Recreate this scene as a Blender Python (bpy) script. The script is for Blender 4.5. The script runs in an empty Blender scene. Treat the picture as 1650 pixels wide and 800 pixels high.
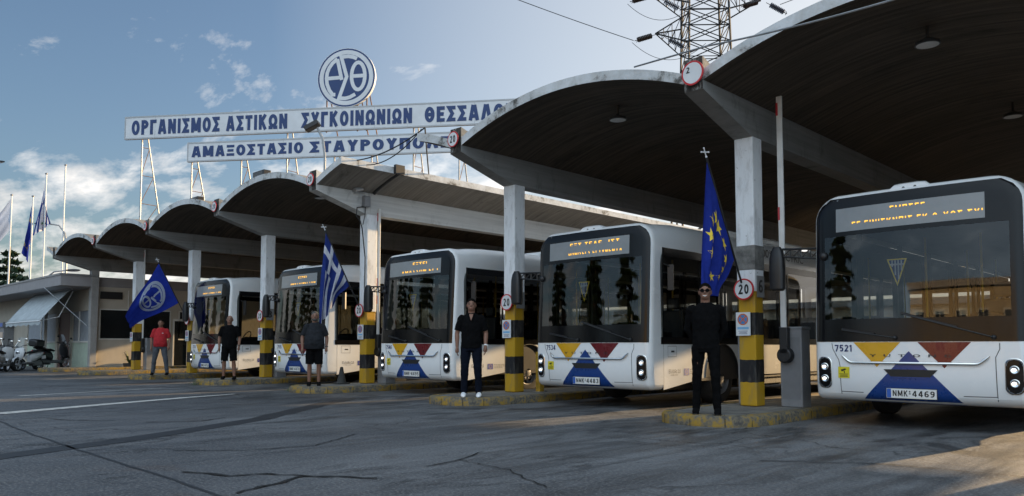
import bpy, bmesh, math, random
from mathutils import Vector, Matrix
random.seed(11)
PI = math.pi
sc = bpy.context.scene
COL = sc.collection

# ---------------------------------------------------------------- camera
cam = bpy.data.cameras.new('camera')
cam_o = bpy.data.objects.new('camera', cam)
COL.objects.link(cam_o)
cam_o.location = (5.619, -10.979, 1.071)
cam_o.rotation_euler = (math.radians(93.5), 0, math.radians(44.37))
cam.sensor_fit = 'HORIZONTAL'
cam.sensor_width = 36
cam.lens = 1244.2 / 1650 * 36
cam.shift_y = 81.0 / 1650
cam.clip_end = 6000
sc.camera = cam_o

# ---------------------------------------------------------------- sky and sun
SUN_AZ = 80.0     # degrees from +X towards +Y
SUN_EL = 12.0
SKY_STRENGTH = 0.085
SUN_STRENGTH = 5.0
EXPOSURE = 1.12
world = bpy.data.worlds.new('World')
sc.world = world
world.use_nodes = True
wn, wl = world.node_tree.nodes, world.node_tree.links
wn.clear()
w_out = wn.new('ShaderNodeOutputWorld')
w_bg = wn.new('ShaderNodeBackground')
w_bg.inputs['Strength'].default_value = SKY_STRENGTH
wl.new(w_bg.outputs[0], w_out.inputs['Surface'])
w_sky = wn.new('ShaderNodeTexSky')
w_sky.sky_type = 'NISHITA'
w_sky.sun_disc = False
w_sky.sun_elevation = math.radians(SUN_EL)
w_sky.sun_rotation = math.radians(90 - SUN_AZ)
w_sky.air_density = 1.0
w_sky.dust_density = 2.6
w_sky.ozone_density = 2.5
def wmath(op, a, b=None, clamp=False):
    n = wn.new('ShaderNodeMath'); n.operation = op; n.use_clamp = clamp
    for i, v in enumerate((a, b)):
        if v is None: continue
        if isinstance(v, (int, float)): n.inputs[i].default_value = v
        else: wl.new(v, n.inputs[i])
    return n.outputs[0]
w_tc = wn.new('ShaderNodeTexCoord')
w_sep = wn.new('ShaderNodeSeparateXYZ')
wl.new(w_tc.outputs['Generated'], w_sep.inputs[0])
zz = wmath('MAXIMUM', w_sep.outputs[2], 0.0)
den = wmath('ADD', zz, 0.22)
w_comb = wn.new('ShaderNodeCombineXYZ')
wl.new(wmath('DIVIDE', w_sep.outputs[0], den), w_comb.inputs[0])
wl.new(wmath('DIVIDE', w_sep.outputs[1], den), w_comb.inputs[1])
w_map = wn.new('ShaderNodeMapping')
w_map.inputs['Rotation'].default_value = (0, 0, math.radians(38))
w_map.inputs['Scale'].default_value = (1.0, 1.7, 1)
w_map.inputs['Location'].default_value = (3.1, 1.7, 0)
wl.new(w_comb.outputs[0], w_map.inputs[0])
def wnoise(scale, detail, rough, dist=0.0):
    n = wn.new('ShaderNodeTexNoise')
    n.inputs['Scale'].default_value = scale; n.inputs['Detail'].default_value = detail
    n.inputs['Roughness'].default_value = rough; n.inputs['Distortion'].default_value = dist
    wl.new(w_map.outputs[0], n.inputs['Vector'])
    return n.outputs['Fac']
n1 = wnoise(2.7, 8, 0.60, 0.25)
n2 = wnoise(0.55, 2, 0.5)
# more cloud towards the horizon
low = wmath('SUBTRACT', 0.255, zz)
cov = wmath('ADD', wmath('ADD', n1, wmath('MULTIPLY', wmath('SUBTRACT', n2, 0.5), 0.45)), wmath('MULTIPLY', low, 0.95))
w_ramp = wn.new('ShaderNodeValToRGB')
w_ramp.color_ramp.elements[0].position = 0.545
w_ramp.color_ramp.elements[0].color = (0, 0, 0, 1)
w_ramp.color_ramp.elements[1].position = 0.74
w_ramp.color_ramp.elements[1].color = (1, 1, 1, 1)
wl.new(cov, w_ramp.inputs[0])
# cloud brightness: sunlit towards the sun, grey away from it
w_dot = wn.new('ShaderNodeVectorMath'); w_dot.operation = 'DOT_PRODUCT'
wl.new(w_tc.outputs['Generated'], w_dot.inputs[0])
w_dot.inputs[1].default_value = (math.cos(math.radians(SUN_AZ)), math.sin(math.radians(SUN_AZ)), 0.2)
sunny = wmath('ADD', wmath('MULTIPLY', w_dot.outputs['Value'], 0.5), 0.5)
n3 = wnoise(4.5, 5, 0.6)
# unseen bright cloud added behind the camera to lift the fill light
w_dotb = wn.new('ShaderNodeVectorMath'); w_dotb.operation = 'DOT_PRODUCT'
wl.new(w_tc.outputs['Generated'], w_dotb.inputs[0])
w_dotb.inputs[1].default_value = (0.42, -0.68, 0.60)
fill_cloud = wmath('MULTIPLY', wmath('SUBTRACT', w_dotb.outputs['Value'], 0.30, True), 1.6, True)
cb = wmath('ADD', wmath('ADD', wmath('ADD', 4.0, wmath('MULTIPLY', fill_cloud, 6.6)), wmath('MULTIPLY', sunny, 3.6)), wmath('MULTIPLY', wmath('SUBTRACT', n3, 0.5), 6.5))
w_cc = wn.new('ShaderNodeMix'); w_cc.data_type = 'RGBA'; w_cc.blend_type = 'MULTIPLY'
w_cc.inputs['Factor'].default_value = 1
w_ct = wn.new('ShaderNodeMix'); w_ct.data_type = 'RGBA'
wl.new(wmath('MULTIPLY', fill_cloud, 6.0, True), w_ct.inputs['Factor'])
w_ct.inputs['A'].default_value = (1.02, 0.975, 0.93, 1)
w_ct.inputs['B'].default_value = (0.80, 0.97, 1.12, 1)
wl.new(w_ct.outputs['Result'], w_cc.inputs['A'])
w_comb2 = wn.new('ShaderNodeCombineColor')
for i in range(3): wl.new(cb, w_comb2.inputs[i])
wl.new(w_comb2.outputs[0], w_cc.inputs['B'])
w_mix = wn.new('ShaderNodeMix'); w_mix.data_type = 'RGBA'
wl.new(wmath('MAXIMUM', wmath('MULTIPLY', w_ramp.outputs[0], 0.85), wmath('MULTIPLY', fill_cloud, wmath('ADD', n1, 0.25, True))), w_mix.inputs['Factor'])
w_tint = wn.new('ShaderNodeMix'); w_tint.data_type = 'RGBA'; w_tint.blend_type = 'MULTIPLY'
w_tint.inputs['Factor'].default_value = 1
wl.new(w_sky.outputs[0], w_tint.inputs['A'])
w_tint.inputs['B'].default_value = (1.0, 1.0, 1.0, 1)
# bright haze on the sun's side
w_hz = wn.new('ShaderNodeMix'); w_hz.data_type = 'RGBA'
wl.new(wmath('MULTIPLY', wmath('SUBTRACT', sunny, 0.68, True), 2.9, True), w_hz.inputs['Factor'])
wl.new(w_tint.outputs['Result'], w_hz.inputs['A'])
w_hz.inputs['B'].default_value = (4.6, 4.75, 4.85, 1)
wl.new(w_hz.outputs['Result'], w_mix.inputs['A'])
wl.new(w_cc.outputs['Result'], w_mix.inputs['B'])
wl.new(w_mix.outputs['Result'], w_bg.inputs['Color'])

sun = bpy.data.lights.new('sun', 'SUN')
sun.energy = SUN_STRENGTH
sun.angle = math.radians(0.53)
sun.color = (1.0, 0.69, 0.36)
sun_o = bpy.data.objects.new('sun', sun)
COL.objects.link(sun_o)
_sd = Vector((math.cos(math.radians(SUN_EL)) * math.cos(math.radians(SUN_AZ)),
              math.cos(math.radians(SUN_EL)) * math.sin(math.radians(SUN_AZ)), math.sin(math.radians(SUN_EL))))
sun_o.rotation_euler = _sd.to_track_quat('Z', 'Y').to_euler()
sun_o.location = (40, 30, 40)

sc.view_settings.view_transform = 'Standard'
sc.view_settings.look = 'None'
sc.view_settings.exposure = EXPOSURE
sc.view_settings.gamma = 1
sc.view_settings.use_curve_mapping = False
sc.cycles.max_bounces = 8
sc.cycles.diffuse_bounces = 4
sc.cycles.glossy_bounces = 4
sc.cycles.transparent_max_bounces = 24
sc.cycles.use_denoising = True
sc.cycles.caustics_reflective = False
sc.cycles.caustics_refractive = False

# ---------------------------------------------------------------- materials
class NT:
    def __init__(s, name):
        s.m = bpy.data.materials.new(name); s.m.use_nodes = True
        s.n, s.l = s.m.node_tree.nodes, s.m.node_tree.links
        s.b = s.n['Principled BSDF']
        s.tc = s.n.new('ShaderNodeTexCoord')
    def map(s, scale=(1, 1, 1), rot=(0, 0, 0), loc=(0, 0, 0), src='Object'):
        k = s.n.new('ShaderNodeMapping')
        k.inputs['Scale'].default_value = scale; k.inputs['Rotation'].default_value = rot; k.inputs['Location'].default_value = loc
        s.l.new(s.tc.outputs[src], k.inputs[0]); return k.outputs[0]
    def noise(s, vec, scale=5, detail=4, rough=.55, dist=0):
        k = s.n.new('ShaderNodeTexNoise')
        k.inputs['Scale'].default_value = scale; k.inputs['Detail'].default_value = detail
        k.inputs['Roughness'].default_value = rough; k.inputs['Distortion'].default_value = dist
        s.l.new(vec, k.inputs['Vector']); return k.outputs['Fac']
    def ramp(s, fac, stops, interp='LINEAR'):
        k = s.n.new('ShaderNodeValToRGB'); r = k.color_ramp; r.interpolation = interp
        while len(r.elements) < len(stops): r.elements.new(0.5)
        for e, (p, c) in zip(r.elements, stops):
            e.position = p
            e.color = (c, c, c, 1) if isinstance(c, (int, float)) else (*c, 1)
        s.l.new(fac, k.inputs[0]); return k.outputs[0]
    def mix(s, fac, a, b, blend='MIX'):
        k = s.n.new('ShaderNodeMix'); k.data_type = 'RGBA'; k.blend_type = blend
        for key, v in (('Factor', fac), ('A', a), ('B', b)):
            if isinstance(v, (int, float)): k.inputs[key].default_value = v if key == 'Factor' else (v, v, v, 1)
            elif isinstance(v, tuple): k.inputs[key].default_value = (*v, 1)
            else: s.l.new(v, k.inputs[key])
        return k.outputs['Result']
    def math(s, op, a, b=0.0, clamp=False):
        k = s.n.new('ShaderNodeMath'); k.operation = op; k.use_clamp = clamp
        for i, v in enumerate((a, b)):
            if isinstance(v, (int, float)): k.inputs[i].default_value = v
            else: s.l.new(v, k.inputs[i])
        return k.outputs[0]
    def bump(s, h, strength=.3, dist=.02):
        k = s.n.new('ShaderNodeBump'); k.inputs['Strength'].default_value = strength; k.inputs['Distance'].default_value = dist
        s.l.new(h, k.inputs['Height']); s.l.new(k.outputs[0], s.b.inputs['Normal'])
    def set(s, col=None, rough=None, metal=None, spec=None, coat=None):
        for key, v in (('Base Color', col), ('Roughness', rough), ('Metallic', metal), ('Specular IOR Level', spec), ('Coat Weight', coat)):
            if v is None: continue
            if isinstance(v, tuple): s.b.inputs[key].default_value = (*v, 1)
            elif isinstance(v, (int, float)): s.b.inputs[key].default_value = v
            else: s.l.new(v, s.b.inputs[key])

def M(name, col, rough=.55, metal=0., var=.12, scale=4, spec=.5, coat=0., bump=0., bscale=60, src='Object'):
    t = NT(name)
    v = t.map(src=src)
    f = t.noise(v, scale, 5, .6)
    lo = tuple(max(0, c * (1 - var)) for c in col); hi = tuple(min(1, c * (1 + var)) for c in col)
    t.set(t.ramp(f, [(.3, lo), (.7, hi)]), None, metal, spec, coat)
    t.set(rough=t.math('ADD', t.math('MULTIPLY', f, .16), rough - .08))
    if bump: t.bump(t.noise(v, bscale, 4, .6), bump, .01)
    return t.m

def emit(name, col, s):
    t = NT(name); t.set(col, .4)
    t.b.inputs['Emission Color'].default_value = (*col, 1); t.b.inputs['Emission Strength'].default_value = s
    return t.m

def glass(name, tint, base=.04, k=1.0, rough=.015):
    t = NT(name); t.n.remove(t.b)
    tr = t.n.new('ShaderNodeBsdfTransparent'); tr.inputs[0].default_value = (*tint, 1)
    gl = t.n.new('ShaderNodeBsdfGlossy'); gl.inputs['Roughness'].default_value = rough; gl.inputs[0].default_value = (1, 1, 1, 1)
    fr = t.n.new('ShaderNodeFresnel'); fr.inputs[0].default_value = 1.5
    mx = t.n.new('ShaderNodeMixShader')
    f = t.math('ADD', t.math('MULTIPLY', fr.outputs[0], k), base, True)
    t.l.new(f, mx.inputs[0]); t.l.new(tr.outputs[0], mx.inputs[1]); t.l.new(gl.outputs[0], mx.inputs[2])
    t.l.new(mx.outputs[0], t.n['Material Output'].inputs['Surface'])
    return t.m

def m_asphalt():
    t = NT('asphalt'); v = t.map()
    big = t.noise(v, .16, 4, .6, .4)
    mid = t.noise(v, 1.1, 6, .65)
    fine = t.noise(v, 38, 4, .75)
    # tyre-worn lanes run along Y, out of the bays
    st = t.noise(t.map((2.0, .10, 1), (0, 0, math.radians(4))), 1.6, 6, .62, .5)
    st2 = t.noise(t.map((1.0, .40, 1), (0, 0, math.radians(-5)), (7, 3, 0)), 1.9, 8, .72, 1.6)
    c = t.ramp(mid, [(.28, (.056, .058, .063)), (.72, (.120, .124, .131))])
    c = t.mix(t.ramp(big, [(.42, 0.), (.60, .85)]), c, (.180, .183, .188))
    c = t.mix(t.ramp(st, [(.46, 0.), (.64, .62)]), c, (.036, .037, .040))
    c = t.mix(t.math('MULTIPLY', t.ramp(st2, [(.50, 0.), (.60, .95)]), t.ramp(t.noise(v, .33, 4, .6, .5), [(.47, 0.), (.60, 1.)])), c, (.018, .018, .019))
    c = t.mix(t.ramp(t.noise(t.map((1, 1, 1), (0, 0, 0), (3, 8, 0)), .9, 3, .5), [(.63, 0.), (.70, .55)]), c, (.075, .058, .050))
    spk = t.ramp(fine, [(.52, 0.), (.66, .9)])
    c = t.mix(spk, c, (.27, .265, .25), 'MIX')
    c = t.mix(t.ramp(fine, [(.34, .8), (.46, 0.)]), c, (.025, .025, .026))
    sy = t.n.new('ShaderNodeSeparateXYZ'); t.l.new(v, sy.inputs[0])
    near = t.ramp(t.math('MULTIPLY', t.math('ADD', sy.outputs[1], 9.0), 1 / 9.0), [(.25, 0.), (.75, 1.)])
    oil = t.ramp(t.noise(t.map((1, .45, 1), (0, 0, .1), (2, 9, 0)), 1.15, 7, .7, .9), [(.47, 0.), (.60, .85)])
    c = t.mix(t.math('MULTIPLY', near, oil), c, (.020, .021, .023))
    # crack network
    vo = t.n.new('ShaderNodeTexVoronoi'); vo.feature = 'DISTANCE_TO_EDGE'; vo.inputs['Scale'].default_value = .42
    dv = t.n.new('ShaderNodeVectorMath'); dv.operation = 'ADD'
    nz = t.n.new('ShaderNodeTexNoise'); nz.inputs['Scale'].default_value = 1.3; nz.inputs['Detail'].default_value = 5
    t.l.new(v, nz.inputs['Vector'])
    sub = t.n.new('ShaderNodeVectorMath'); sub.operation = 'SCALE'; sub.inputs['Scale'].default_value = 1.2
    t.l.new(nz.outputs['Color'], sub.inputs[0])
    t.l.new(v, dv.inputs[0]); t.l.new(sub.outputs[0], dv.inputs[1]); t.l.new(dv.outputs[0], vo.inputs['Vector'])
    crack = t.ramp(vo.outputs['Distance'], [(0.0, .95), (.011, 0.)])
    cm = t.math('MULTIPLY', crack, t.ramp(t.noise(v, .22, 2, .5), [(.48, 0.), (.56, 1.)]))
    c = t.mix(cm, c, (.012, .012, .012))
    t.set(c, t.ramp(st, [(.4, .72), (.7, .42)]), 0, .35)
    t.bump(t.math('ADD', t.math('MULTIPLY', fine, .6), t.math('MULTIPLY', t.noise(v, 12, 4, .6), .5)), .55, .02)
    return t.m

def m_board_concrete(name, c0, c1, axis_scale, streak=.6, rough=.85):
    """board-marked concrete: streaks long on the axis with the small scale"""
    t = NT(name)
    a = t.noise(t.map(axis_scale), 1.0, 5, .7)
    b = t.noise(t.map(), .7, 5, .6)
    s = t.noise(t.map((.8, 1.6, .5)), 1.5, 5, .7, .6)
    f = t.math('ADD', t.math('MULTIPLY', a, streak), t.math('MULTIPLY', b, 1 - streak))
    c = t.ramp(f, [(.32, c0), (.68, c1)])
    c = t.mix(t.ramp(s, [(.56, 0.), (.72, .55)]), c, tuple(x * .38 for x in c0))
    t.set(c, rough, 0, .3)
    t.bump(t.math('ADD', a, t.noise(t.map(), 30, 3, .6)), .35, .015)
    return t.m

def m_peel():
    """flaking white paint on weathered concrete edge"""
    t = NT('flaking_edge_paint')
    a = t.noise(t.map((1, 1, 1)), 3.0, 7, .72, .3)
    b = t.noise(t.map((1, 1, 3)), .45, 3, .6)
    f = t.math('ADD', t.math('MULTIPLY', a, .65), t.math('MULTIPLY', b, .35))
    c = t.ramp(f, [(.40, (.62, .64, .66)), (.54, (.48, .49, .49)), (.60, (.16, .155, .145)), (.66, (.035, .033, .03))])
    t.set(c, .85, 0, .3); t.bump(a, .5, .02)
    return t.m

def m_mould():
    t = NT('mouldy_concrete')
    a = t.noise(t.map((1, 1, .6)), 5.0, 7, .75, .3)
    t.set(t.ramp(a, [(.36, (.02, .019, .017)), (.52, (.07, .065, .06)), (.60, (.30, .31, .30)), (.66, (.45, .46, .46))]), .9, 0, .2)
    t.bump(a, .6, .02)
    return t.m

def m_column():
    """white column with yellow and black warning bands and a bare patch"""
    t = NT('painted_column')
    sp = t.n.new('ShaderNodeSeparateXYZ'); t.l.new(t.tc.outputs['Object'], sp.inputs[0])
    wob = t.noise(t.map((6, 6, 2)), 1.5, 4, .6)
    z = t.math('ADD', sp.outputs[2], t.math('MULTIPLY', t.math('SUBTRACT', wob, .5), .035))
    ye, bk, wh = (.48, .275, .012), (.012, .012, .014), (.76, .78, .80)
    c = t.ramp(t.math('DIVIDE', z, 4.4), [(0, ye), (.355 / 4.4, bk), (.70 / 4.4, ye), (1.07 / 4.4, bk), (1.42 / 4.4, ye), (1.75 / 4.4, wh)], 'CONSTANT')
    g = t.noise(t.map((3, 3, .9)), 2.2, 6, .68)
    c = t.mix(t.ramp(g, [(.50, 0.), (.75, .55)]), c, (.16, .145, .12))
    chip = t.noise(t.map((1, 1, 1), (0, 0, 0), (4, 4, 4)), 14, 5, .7)
    c = t.mix(t.ramp(chip, [(.66, 0.), (.69, .8)]), c, (.24, .23, .21))
    # vertical grime just above the bands
    t.set(c, .6, 0, .35); t.bump(t.math('ADD', g, chip), .25, .01)
    return t.m

def m_kerb_paint():
    t = NT('worn_yellow_kerb_paint')
    a = t.noise(t.map(), 3.2, 6, .7); b = t.noise(t.map(), 26, 4, .6)
    f = t.math('ADD', t.math('MULTIPLY', a, .7), t.math('MULTIPLY', b, .3))
    t.set(t.ramp(f, [(.36, (.33, .205, .025)), (.47, (.25, .165, .045)), (.52, (.15, .13, .095)), (.60, (.07, .066, .06))]), .8, 0, .3)
    t.bump(b, .4, .01)
    return t.m

def m_paving():
    t = NT('concrete_paving')
    br = t.n.new('ShaderNodeTexBrick'); br.offset = 0.5
    br.inputs['Scale'].default_value = 1.0; br.inputs['Brick Width'].default_value = .42; br.inputs['Row Height'].default_value = .42
    br.inputs['Mortar Size'].default_value = .008; br.inputs['Bias'].default_value = 0.
    br.inputs['Color1'].default_value = (.24, .225, .20, 1); br.inputs['Color2'].default_value = (.18, .175, .16, 1); br.inputs['Mortar'].default_value = (.045, .042, .038, 1)
    t.l.new(t.map(), br.inputs['Vector'])
    n = t.noise(t.map(), 2.2, 6, .65)
    c = t.mix(t.ramp(n, [(.48, 0.), (.68, .7)]), br.outputs['Color'], (.085, .082, .075))
    t.set(c, .85, 0, .3); t.bump(t.noise(t.map(), 40, 4, .6), .3, .01)
    return t.m

def m_bus_white():
    t = NT('bus_white_paint')
    n = t.noise(t.map((1, .6, 1)), 1.3, 6, .65)
    sp = t.n.new('ShaderNodeSeparateXYZ'); t.l.new(t.tc.outputs['Object'], sp.inputs[0])
    # road dust, thicker low down on the skirts
    lowd = t.ramp(t.math('ADD', sp.outputs[2], t.math('MULTIPLY', n, .35)), [(.42, .40), (.95, .0)])
    c = t.ramp(n, [(.3, (.77, .79, .80)), (.7, (.83, .84, .84))])
    c = t.mix(lowd, c, (.36, .34, .31))
    t.set(c, t.ramp(n, [(.3, .20), (.7, .30)]), 0, .5, .35)
    t.b.inputs['Coat Roughness'].default_value = .06
    return t.m

def m_foliage(name, c0, c1):
    t = NT(name)
    oi = t.n.new('ShaderNodeNewGeometry')
    f = t.noise(t.map(), 1.6, 4, .6)
    g = t.noise(t.map(), 9, 3, .6)
    c = t.ramp(t.math('ADD', t.math('MULTIPLY', f, .6), t.math('MULTIPLY', g, .4)), [(.35, c0), (.65, c1)])
    t.set(c, .6, 0, .35)
    t.b.inputs['Subsurface Weight'].default_value = 0
    return t.m

MT = {}
MT['asphalt'] = m_asphalt()
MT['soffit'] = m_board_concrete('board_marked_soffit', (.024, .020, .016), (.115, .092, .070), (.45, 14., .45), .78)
MT['soffit_lit'] = m_board_concrete('bounce_lit_soffit', (.12, .108, .092), (.28, .26, .23), (.45, 14., .45), .75)  # lighter copy of the soffit, bounced light put into its colour
MT['beam'] = m_board_concrete('limewashed_beam', (.17, .17, .165), (.30, .30, .29), (1.5, .35, 14.), .65)
MT['beam_white'] = m_board_concrete('white_limewashed_beam', (.44, .44, .43), (.66, .66, .64), (1.5, .35, 14.), .65)
MT['rooftop'] = m_board_concrete('weathered_roof_top', (.16, .15, .14), (.26, .25, .23), (1, 1, 1), .5)
MT['peel'] = m_peel()
MT['mould'] = m_mould()
MT['column'] = m_column()
MT['plain_column'] = M('plain_column_render', (.30, .29, .28), .85, var=.18, scale=2.2, bump=.2)
MT['kerb'] = m_kerb_paint()
MT['paving'] = m_paving()
MT['bare'] = M('bare_rough_concrete', (.16, .155, .145), .9, var=.45, scale=9, bump=.5, bscale=30)
MT['white'] = m_bus_white()
MT['frit'] = M('black_glazing_band', (.006, .006, .007), .16, var=.2, spec=.28)
MT['black'] = M('black_plastic', (.012, .012, .013), .45, var=.3)
MT['interior'] = M('dark_interior_trim', (.018, .018, .020), .75, var=.3)
MT['interior_light'] = M('grey_interior_trim', (.08, .08, .08), .7, var=.2)
MT['seat'] = M('dark_blue_seat_fabric', (.035, .045, .08), .9, var=.4, scale=40)
MT['rail'] = M('yellow_grab_rail', (.55, .38, .03), .4)
MT['windshield'] = glass('windscreen_glass', (.64, .66, .64), .01, .9)
MT['sideglass'] = glass('tinted_side_glass', (.58, .59, .57), .0, 1.0, .02)
MT['clearglass'] = glass('window_pane_glass', (.55, .6, .6), .03, 1.2)
MT['blue'] = M('blue_livery', (.006, .040, .19), .28, var=.08, coat=.3)
MT['yellow'] = M('yellow_livery', (.62, .33, .010), .28, var=.06, coat=.3)
MT['red'] = M('dark_red_livery', (.12, .004, .009), .28, var=.06, coat=.3)
MT['navy'] = M('navy_lettering', (.010, .022, .115), .4, var=.05)
MT['chrome'] = M('polished_chrome', (.80, .77, .72), .16, 1., var=.05)
MT['lens'] = M('headlamp_reflector', (.9, .9, .92), .12, 1., var=.05)
MT['bulb_white'] = emit('white_bulb_glow', (1, .98, .95), 1.6)  # weak white emission for the bright spots in the headlamps
MT['amber'] = emit('amber_led', (1.0, .50, .05), .62)
MT['display'] = M('display_screen', (.24, .25, .255), .22, var=.08, spec=.6)
MT['plate'] = M('white_plate', (.72, .72, .70), .4, var=.05)
MT['ink'] = M('black_lettering', (.012, .012, .012), .5, var=.1)
MT['seam'] = M('panel_gap', (.05, .05, .05), .8, var=.1)
MT['tyre'] = M('tyre_rubber', (.018, .018, .018), .85, var=.3)
MT['rim'] = M('steel_rim', (.42, .42, .43), .38, .8, var=.12)
MT['caution'] = M('yellow_sticker', (.66, .56, .02), .45, var=.05)
MT['euflag'] = M('eu_flag_blue', (.02, .04, .30), .5, var=.03)
MT['steel'] = M('galvanised_steel', (.30, .31, .32), .5, .6, var=.2)
MT['darksteel'] = M('dark_steel', (.05, .052, .055), .5, .5, var=.25)
MT['rust'] = M('rusty_steel', (.20, .13, .10), .8, .2, var=.5, scale=8)
MT['cabinet'] = M('grey_cabinet_paint', (.20, .205, .215), .5, var=.12, scale=6)
MT['armwhite'] = M('white_barrier_paint', (.62, .62, .60), .5, var=.12)
MT['redtape'] = M('red_reflective_band', (.42, .02, .03), .35, var=.1)
MT['signwhite'] = M('sign_white', (.66, .67, .68), .45, var=.07)
MT['signred'] = M('sign_red', (.50, .018, .022), .45, var=.1)
MT['signblue'] = M('sign_blue', (.02, .10, .42), .45, var=.08)
MT['signlight'] = M('sign_light_blue', (.18, .42, .66), .45, var=.08)
MT['boardwhite'] = M('sign_board_white', (.60, .61, .63), .5, var=.08, scale=1.4)
MT['boardframe'] = M('sign_board_frame', (.38, .39, .40), .5, var=.1)
MT['boardblue'] = M('sign_board_blue', (.006, .030, .125), .5, var=.08)
MT['cloth_black'] = M('black_cotton', (.0045, .0045, .005), .95, var=.3, scale=20, spec=.08)
MT['cloth_char'] = M('charcoal_cotton', (.022, .024, .028), .95, var=.25, scale=20, spec=.08)
MT['cloth_red'] = M('red_cotton', (.36, .012, .018), .9, var=.18, scale=20)
MT['denim'] = M('dark_denim', (.006, .008, .015), .95, var=.35, scale=30, spec=.08)
MT['greyjean'] = M('grey_denim', (.06, .068, .082), .9, var=.3, scale=30)
MT['skin'] = M('skin', (.21, .105, .068), .55, var=.10, scale=12)
MT['hair_dark'] = M('dark_hair', (.005, .004, .003), .85, var=.4, scale=60, spec=.08)
MT['hair_grey'] = M('grey_hair', (.09, .085, .08), .9, var=.4, scale=60, spec=.08)
MT['sneaker'] = M('white_sneaker', (.78, .79, .80), .6, var=.06)
MT['eye'] = M('eye', (.02, .015, .012), .3)
MT['mouth'] = M('lips', (.22, .075, .06), .55)
MT['teeth'] = M('teeth', (.75, .73, .68), .4)
def M_cloth(name, col, var):
    t = NT(name); n = t.noise(t.map(), 9, 5, .6)
    c = t.ramp(n, [(.3, tuple(x * (1 - var) for x in col)), (.7, tuple(min(1, x * (1 + var)) for x in col))])
    t.set(c, .85, 0, .15)
    tr = t.n.new('ShaderNodeBsdfTranslucent'); t.l.new(c, tr.inputs[0])
    mx = t.n.new('ShaderNodeMixShader'); mx.inputs[0].default_value = .26
    t.l.new(t.b.outputs[0], mx.inputs[1]); t.l.new(tr.outputs[0], mx.inputs[2]); t.l.new(mx.outputs[0], t.n['Material Output'].inputs['Surface'])
    t.bump(t.noise(t.map((1, 1, .5)), 14, 4, .6), .5, .02)
    return t.m
MT['f_blue'] = M_cloth('flag_deep_blue', (.020, .040, .30), .14)
MT['f_star'] = M('flag_yellow', (.80, .58, .05), .7, var=.06)
MT['f_grblue'] = M_cloth('flag_greek_blue', (.020, .040, .20), .14)
MT['f_white'] = M_cloth('flag_white', (.62, .64, .72), .14)
MT['f_navy'] = M_cloth('flag_royal_blue', (.018, .040, .34), .14)
MT['f_lav'] = M_cloth('flag_pale_lavender', (.42, .48, .60), .14)
MT['wall_cream'] = M('cream_render', (.46, .41, .34), .85, var=.10, scale=1.5, bump=.2)
MT['wall_white'] = M('off_white_render', (.62, .60, .56), .85, var=.10, scale=1.5, bump=.2)
MT['wall_ochre'] = M('ochre_render', (.44, .35, .22), .85, var=.10, scale=1.2)
MT['wall_grey'] = M('grey_render', (.30, .29, .28), .85, var=.12, scale=1.2)
MT['fascia'] = M('grey_fascia_paint', (.30, .285, .29), .7, var=.12, scale=2)
MT['green_panel'] = M('pale_green_panel', (.44, .52, .42), .6, var=.10)
MT['brown_door'] = M('brown_door_paint', (.12, .055, .045), .6, var=.12)
MT['awning'] = M('faded_awning_canvas', (.40, .44, .46), .8, var=.16, scale=3)
MT['darkwin'] = M('dark_window', (.012, .014, .016), .12, var=.2, spec=.6)
MT['paleblind'] = M('pale_window_blind', (.28, .31, .35), .6, var=.15)
MT['scoot_white'] = M('scooter_white', (.50, .51, .52), .3, coat=.4, var=.05)
MT['scoot_black'] = M('scooter_black', (.014, .014, .016), .3, coat=.4, var=.2)
MT['scoot_grey'] = M('scooter_grey', (.12, .125, .13), .4, var=.15)
MT['bark'] = M('bark', (.085, .065, .048), .9, var=.35, scale=8, bump=.5)
MT['leaf_dark'] = m_foliage('dark_conifer_foliage', (.008, .020, .010), (.025, .055, .022))
MT['leaf_mid'] = m_foliage('olive_foliage', (.035, .060, .014), (.10, .125, .030))
MT['leaf_grass'] = m_foliage('weed_green', (.035, .060, .015), (.09, .12, .03))
MT['pale_strip'] = M('pale_strip_tone', (.52, .50, .46), .75, var=.28, scale=9)
MT['tar'] = M('tar_seal', (.022, .022, .023), .6, var=.3, scale=6)
MT['crackfill'] = M('crack_dark', (.010, .010, .010), .9, var=.2)  # plain dark tone of ground cracks and kerb joints
MT['cone'] = M('dirty_cone_rubber', (.035, .036, .034), .8, var=.3)
MT['pot'] = M('dark_pot', (.05, .045, .04), .8)
MT['ceramic'] = M('porcelain_insulator', (.03, .018, .014), .25, var=.2)
MT['orange_tile'] = M('terracotta', (.30, .11, .05), .85, var=.25, scale=10)

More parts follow.
